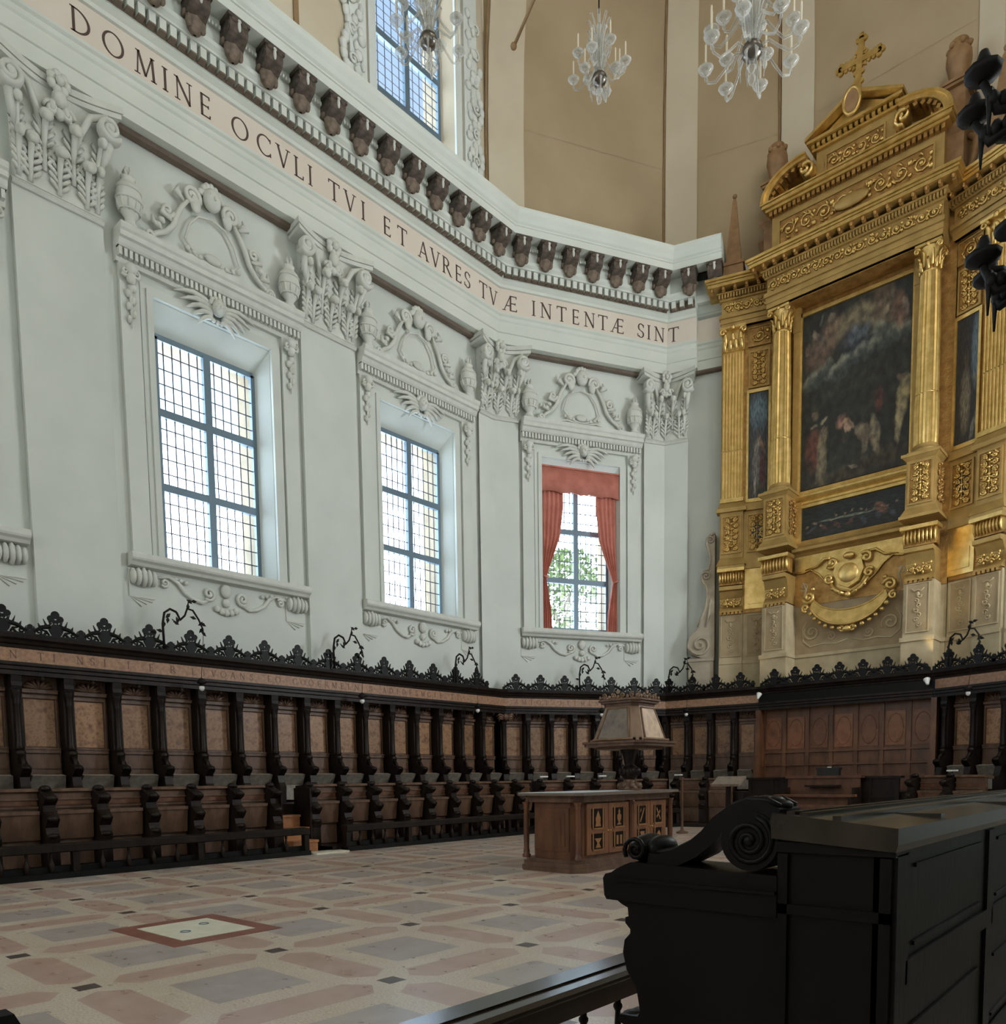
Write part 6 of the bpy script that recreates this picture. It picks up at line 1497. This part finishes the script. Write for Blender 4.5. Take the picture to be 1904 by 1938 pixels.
mb = MB(); mb.ball((-1.47, .05, .70), (.05, .05, .025), 8, 6); mb.ball((-1.50, .03, .695), (.02, .02, .018), 6, 5); mb.build('carved_paw', 'woodblack', t)
sc = MB()
path = [(-1.385, 1.275), (-1.34, 1.272), (-1.28, 1.285), (-1.22, 1.315), (-1.17, 1.355), (-1.13, 1.40), (-1.08, 1.435), (-1.03, 1.452), (-.98, 1.45), (-.94, 1.43)]
up = []; dn = []
for i, (x, z) in enumerate(path):
    a = path[max(i - 1, 0)]; b = path[min(i + 1, len(path) - 1)]; d = Vector((b[0] - a[0], b[1] - a[1])).normalized(); w = .028 if 1 < i < 8 else .022
    up.append((x - d.y * w, z + d.x * w)); dn.append((x + d.y * w, z - d.x * w))
sc.prism(up + dn[::-1], .0, .16, smooth=False)
for i in range(9): u = path[1 + i % 9]; 
sc.tube([(x, .02, z + .026) for x, z in path], .012, 6); sc.tube([(x, .14, z + .026) for x, z in path], .012, 6)
for i in range(14):
    u = (i + .5) / 14 * (len(path) - 1); k = int(u); f = u - k; x = path[k][0] + (path[k + 1][0] - path[k][0]) * f; z = path[k][1] + (path[k + 1][1] - path[k][1]) * f
    sc.ball((x, .08, z + .022), (.028, .045, .018), 8, 5)
sc.build('acanthus_scroll', 'woodblack', t)
v = MB(); v.prism(disc(-1.022, 1.352, .092, 28), -.01, .17); 
for yy in (-.012,): v.tube(spiral(-1.022, 1.352, .012, .078, 2.2, 0, 34, yy), .009, 6)
v.ball((-1.022, -.012, 1.352), (.018, .012, .018), 8, 6); v.build('large_volute', 'woodblack', t)
v = MB(); v.ball((-1.425, .08, 1.305), (.055, .10, .052), 14, 10); v.ball((-1.375, .08, 1.308), (.04, .085, .045), 10, 8); v.tube(spiral(-1.425, 1.305, .01, .045, 1.6, 0, 18, -.015), .008, 6); v.build('small_volute', 'woodblack', t)
# right-hand kneeler rail
t = thing('kneeler_rail', (-2.23, 0, 0), 'dark kneeler rail in the near foreground, worn top catching the window light', 'kneeler rail')
mb = MB(); mb.prism([(-.13, .44), (-.13, .57), (-.11, .585), (.02, .585), (.02, .575), (.10, .575), (.125, .56), (.125, .545), (.11, .53), (.11, .44), (.09, .43), (-.11, .43)], .8, 14.0); mb.build('top_rail', 'desktop', t)
mb = MB(); mb.box(-.11, .8, 0, .11, 14.0, .06); mb.build('base_board', 'woodblack', t)
for y in (.9, 5.0, 9.4, 13.9): mb = MB(); mb.box(-.05, y - .05, .06, .05, y + .05, .44); mb.build('post', 'wood', t)
pr = None
for i in range(42):
    y = 1.2 + .30 * i
    if pr is None:
        mb = MB(); mb.lathe([(.016, .06), (.022, .1), (.03, .16), (.032, .2), (.018, .26), (.014, .34), (.024, .36), (.024, .375), (.016, .385), (.018, .435)], 10); pr = mb.build('baluster', 'wood', t); o = pr
    else: o = pr.copy(); COL.objects.link(o); o.parent = t
    o.matrix_local = T3(.02, y, 0)
# slab set in the floor
t = thing('floor_slab', (-7.92, 3.80, 0), 'cream stone slab with two ring pulls set in a dark red floor frame', 'slab')
mb = MB(); mb.M = Matrix.Rotation(radians(2), 4, 'Z'); mb.box(-.72, -.60, 0, .72, .60, .004); mb.build('red_border', 'redmarble', t, 'dark red marble border')
mb = MB(); mb.M = Matrix.Rotation(radians(2), 4, 'Z'); mb.box(-.50, -.40, .004, .50, .40, .009); mb.build('cover', 'marble', t)
mb = MB()
for x, y in ((-.18, .18), (.1, -.16)): mb.tube([(x + .05 * cos(2 * pi * i / 12), y + .05 * sin(2 * pi * i / 12), .012) for i in range(13)], .006, 5)
mb.build('ring_pull', 'iron', t)
t = thing('low_post', (-5.42, 1.38, 0), 'dark wooden corner with brass knob at the bottom left edge', 'post')
mb = MB(); mb.frust((-.16, -.60, .10, .08, 0), (-.12, -.56, .05, .02, .15)); mb.build('block', 'woodblack', t)
mb = MB(); mb.ball((-.03, -.10, .19), .04, 10, 8); mb.build('knob', 'brass', t)

# ------------------------------------------------------------------ chandeliers
def chandelier(t, tiers, R, cable):
    """crystal chandelier, lowest drop at z = 0"""
    c = MB(); c.tube([(0, 0, 1.45), (0, 0, cable)], .012, 6); c.build('cable', 'blackiron', t)
    s = MB(); s.lathe([(0, 0), (.03, .03), (.05, .09), (.02, .15), (.03, .17), (.06, .22), (.03, .26), (.04, .30)], 10)
    s.lathe([(.05, .50), (.07, .56), (.04, .62), (.05, .7), (.08, .78), (.05, .84), (.04, .95), (.07, 1.0), (.03, 1.06), (.03, 1.2), (.05, 1.25), (.02, 1.3), (.02, 1.42)], 10); s.build('glass_stem', 'crystal', t)
    b = MB(); b.lathe([(.0, .30), (.10, .34), (.14, .40), (.12, .46), (.06, .50)], 12); b.build('metal_bowl', 'silverdark', t)
    l = MB()
    for lev, (z, n, r0, h) in enumerate(((.62, 10, .06, .34), (.84, 10, .05, .30), (1.10, 8, .04, .26))):
        for i in range(n):
            a = 2 * pi * i / n + lev * .3; ca, sa = cos(a), sin(a)
            l.tube([(r0 * ca, r0 * sa, z - .1), ((r0 + .07) * ca, (r0 + .07) * sa, z + h * .5), ((r0 + .14) * ca, (r0 + .14) * sa, z + h), ((r0 + .17) * ca, (r0 + .17) * sa, z + h * .93)], [.012, .022, .022, .006], 5)
    for i in range(8): a = 2 * pi * i / 8; l.tube([(.10 * cos(a), .10 * sin(a), .40), (.17 * cos(a), .17 * sin(a), .30), (.15 * cos(a), .15 * sin(a), .12)], [.014, .02, .006], 5)
    l.build('crystal_leaves', 'crystal', t)
    pr = None
    for (n, rr, z, ph) in tiers:
        for i in range(n):
            a = 2 * pi * i / n + ph
            key = (rr, z)
            if pr is None or pr[0] != key:
                arm = MB(); arm.tube([(.09, 0, z + .12), (rr * .35, 0, z + .16), (rr * .55, 0, z + .04), (rr * .78, 0, z - .07), (rr * .95, 0, z - .04), (rr, 0, z + .06), (rr, 0, z + .11)], [.016, .017, .017, .017, .016, .015, .014], 6)
                ao = arm.build('arm', 'crystal', t)
                d = MB(); d.lathe([(.02, z + .07), (.075, z + .10), (.10, z + .14), (.095, z + .145), (.03, z + .12), (.0, z + .12)], 14, (rr, 0)); d.lathe([(.02, z + .14), (.03, z + .17), (.02, z + .20)], 8, (rr, 0))
                do = d.build('drip_dish', 'crystal', ao)
                k = MB(); k.lathe([(.013, z + .18), (.013, z + .42), (.004, z + .44)], 8, (rr, 0)); ko = k.build('candle', 'candle', ao)
                p = MB(); p.ball((rr, 0, z + .02), (.018, .018, .035), 6, 5); po = p.build('drop', 'crystal', ao)
                pr = (key, ao, [do, ko, po]); o = ao
            else:
                o = pr[1].copy(); COL.objects.link(o); o.parent = t
                for ch in pr[2]: e = ch.copy(); COL.objects.link(e); e.parent = o
            o.matrix_local = Matrix.Rotation(a, 4, 'Z')
M['silverdark'] = plain('tarnished_silver', (.18, .16, .14), rough=.3, metal=.9)
def chand(p, sc, tiers, lb, cable):
    t = thing('crystal_chandelier', T3(*p) @ Matrix.Scale(sc, 4), lb, 'chandelier'); chandelier(t, tiers, 1, cable / sc)
chand((-8.6, 12.3, 13.62), 1.04, [(4, .46, .42, .35), (4, .40, .58, 1.1), (3, .30, .34, .2)], 'clear crystal chandelier with a few candle arms, middle one of three', 15.)
chand((-10.88, 10.27, 14.25), 1.22, [(6, .50, .34, .2), (5, .42, .56, .7)], 'clear crystal chandelier hanging before the high window', 15.)
chand((-6.58, 14.15, 13.9), 1.42, [(8, .58, .30, .25), (6, .50, .58, .6), (4, .36, .84, .2)], 'large many-armed crystal chandelier, rightmost of the three', 15.)
t = thing('iron_chandelier', (-1.06, 7.36, 5.1), 'black iron chandelier arm silhouetted at the right picture edge', 'chandelier')
mb = MB(); mb.tube([(0, 0, .2), (0, 0, 14)], .02, 6); mb.lathe([(0, 0), (.08, .1), (.05, .3), (.1, .5), (.05, .8), (.06, 1.2), (.02, 1.8)], 10); mb.build('stem', 'blackiron', t)
for i in range(8):
    a = 2 * pi * i / 8 + .42
    for rr, z in ((.42, .20), (.52, 1.42)):
        mb = MB(); ca, sa = cos(a + (z > 1) * .3), sin(a + (z > 1) * .3)
        mb.tube([(.05 * ca, .05 * sa, z + .2), (.3 * ca * rr / .7, .3 * sa * rr / .7, z - .02), (.55 * ca * rr / .7, .55 * sa * rr / .7, z - .05), (rr * ca, rr * sa, z + .15)], [.03, .035, .035, .03], 6)
        mb.lathe([(.03, z + .15), (.12, z + .19), (.13, z + .23), (.04, z + .22), (.05, z + .3), (.03, z + .36)], 10, (rr * ca, rr * sa))
        for j in range(5): u = .25 + .15 * j; mb.ball((rr * u * ca, rr * u * sa, z + .03), (.05, .05, .06), 6, 5)
        mb.tube([(rr * .9 * ca, rr * .9 * sa, z + .1), (rr * .9 * ca, rr * .9 * sa, z - .22)], [.03, .008], 5)
        o = mb.build('arm', 'blackiron', t)
        

# ------------------------------------------------------------------ light, sky, camera
W = bpy.data.worlds.new('sky'); SC.world = W; W.use_nodes = True; nt = W.node_tree; nt.nodes.clear()
o = nt.nodes.new('ShaderNodeOutputWorld'); bg = nt.nodes.new('ShaderNodeBackground'); nt.links.new(bg.outputs[0], o.inputs[0])
tc = nt.nodes.new('ShaderNodeTexCoord'); sp = nt.nodes.new('ShaderNodeSeparateXYZ'); nt.links.new(tc.outputs['Generated'], sp.inputs[0])
nt.links.new(ramp(nt, sp.outputs[2], [(0., (13., 14.6, 16.5)), (.28, (12., 14., 16.5)), (.40, (2.6, 3.3, 4.0)), (.50, (.80, .98, 1.18)), (.75, (.55, .76, 1.15))]), bg.inputs[0])
bg.inputs[1].default_value = SKY
def area(nm, loc, rot, sx, sy, e, col=(1, 1, 1)):
    l = bpy.data.lights.new(nm, 'AREA'); l.shape = 'RECTANGLE'; l.size = sx; l.size_y = sy; l.energy = e; l.color = col
    ob = bpy.data.objects.new(nm, l); COL.objects.link(ob); ob.location = loc; ob.rotation_euler = rot
    return ob
# added fill lamps by the windowless right and nave walls; daylight at apse opening
for i, w in enumerate((W1C[3], W1C[2], W1C[1])):
    area('fill_right_wall', (XR - .25, w, 9.0), (0, radians(90), 0), 4.6, 2.3, LRIGHT[i], (1.0, .985, .94))  # fill lamps added inside the room, no openings behind them
p = START[5] + DV[5] * (LEN[5] - 3.09) - NV[5] * .9
area('daylight_apse_window', (p.x, p.y, 9.0), (0, radians(90), atan2(-NV[5].y, -NV[5].x)), 4.6, 2.3, LAPSE, (1.0, .985, .94))
for w in (15.98, 9.6):
    area('fill_upper_right', (XR - .1, w, 21.8), (0, radians(90), 0), 5.8, 2.5, LUP, (1.0, .93, .80))  # warm fill added high up, the upper right wall is closed
area('fill_nave', (XC, -11.4, 11), (radians(90), 0, 0), 14, 12, LNAVE, (1.0, .98, .93))  # broad fill lamp added in front of the closed nave wall
for k, s, e, tgt in ((3, .12, LSPOT * .25, (-11.3, 24.5, 13.0)), (3, LS[3] - .18, LSPOT, (-4.9, 24.6, 8.6))):
    l = bpy.data.lights.new('altar_spot', 'SPOT'); l.energy = e; l.color = (1., .80, .45); l.spot_size = radians(58); l.spot_blend = .5; l.shadow_soft_size = .06
    ob = bpy.data.objects.new('altar_spot', l); COL.objects.link(ob); q = WS(k, s, 4.5, .80).translation; ob.location = q
    ob.rotation_euler = (Vector(tgt) - q).to_track_quat('-Z', 'Y').to_euler()
cam = bpy.data.cameras.new('camera'); co = bpy.data.objects.new('camera', cam); COL.objects.link(co); SC.camera = co
F_, CXP, CYP, YAW, PIT, ROL, HC = 1457., 952., 1595., radians(42.3), radians(-4.70), radians(-.80), 1.55
fw = Vector((-sin(YAW) * cos(PIT), cos(YAW) * cos(PIT), sin(PIT))); rt = Vector((cos(YAW), sin(YAW), 0)); up = rt.cross(fw)
r2 = rt * cos(ROL) + up * sin(ROL); u2 = up * cos(ROL) - rt * sin(ROL)
co.matrix_world = Matrix(((r2.x, u2.x, -fw.x, 0), (r2.y, u2.y, -fw.y, 0), (r2.z, u2.z, -fw.z, HC), (0, 0, 0, 1)))
cam.sensor_fit = 'HORIZONTAL'; cam.sensor_width = 36.; cam.lens = F_ / 1904 * 36.
cam.shift_x = (952. - CXP) / 1904; cam.shift_y = (CYP - 969.) / 1904; cam.clip_start = .05; cam.clip_end = 300
vs = SC.view_settings; vs.view_transform = 'Standard'; vs.look = 'None'; vs.gamma = 1.; vs.use_curve_mapping = False; vs.exposure = EXPO
SC.cycles.max_bounces = 10; SC.cycles.diffuse_bounces = 5; SC.cycles.transparent_max_bounces = 24
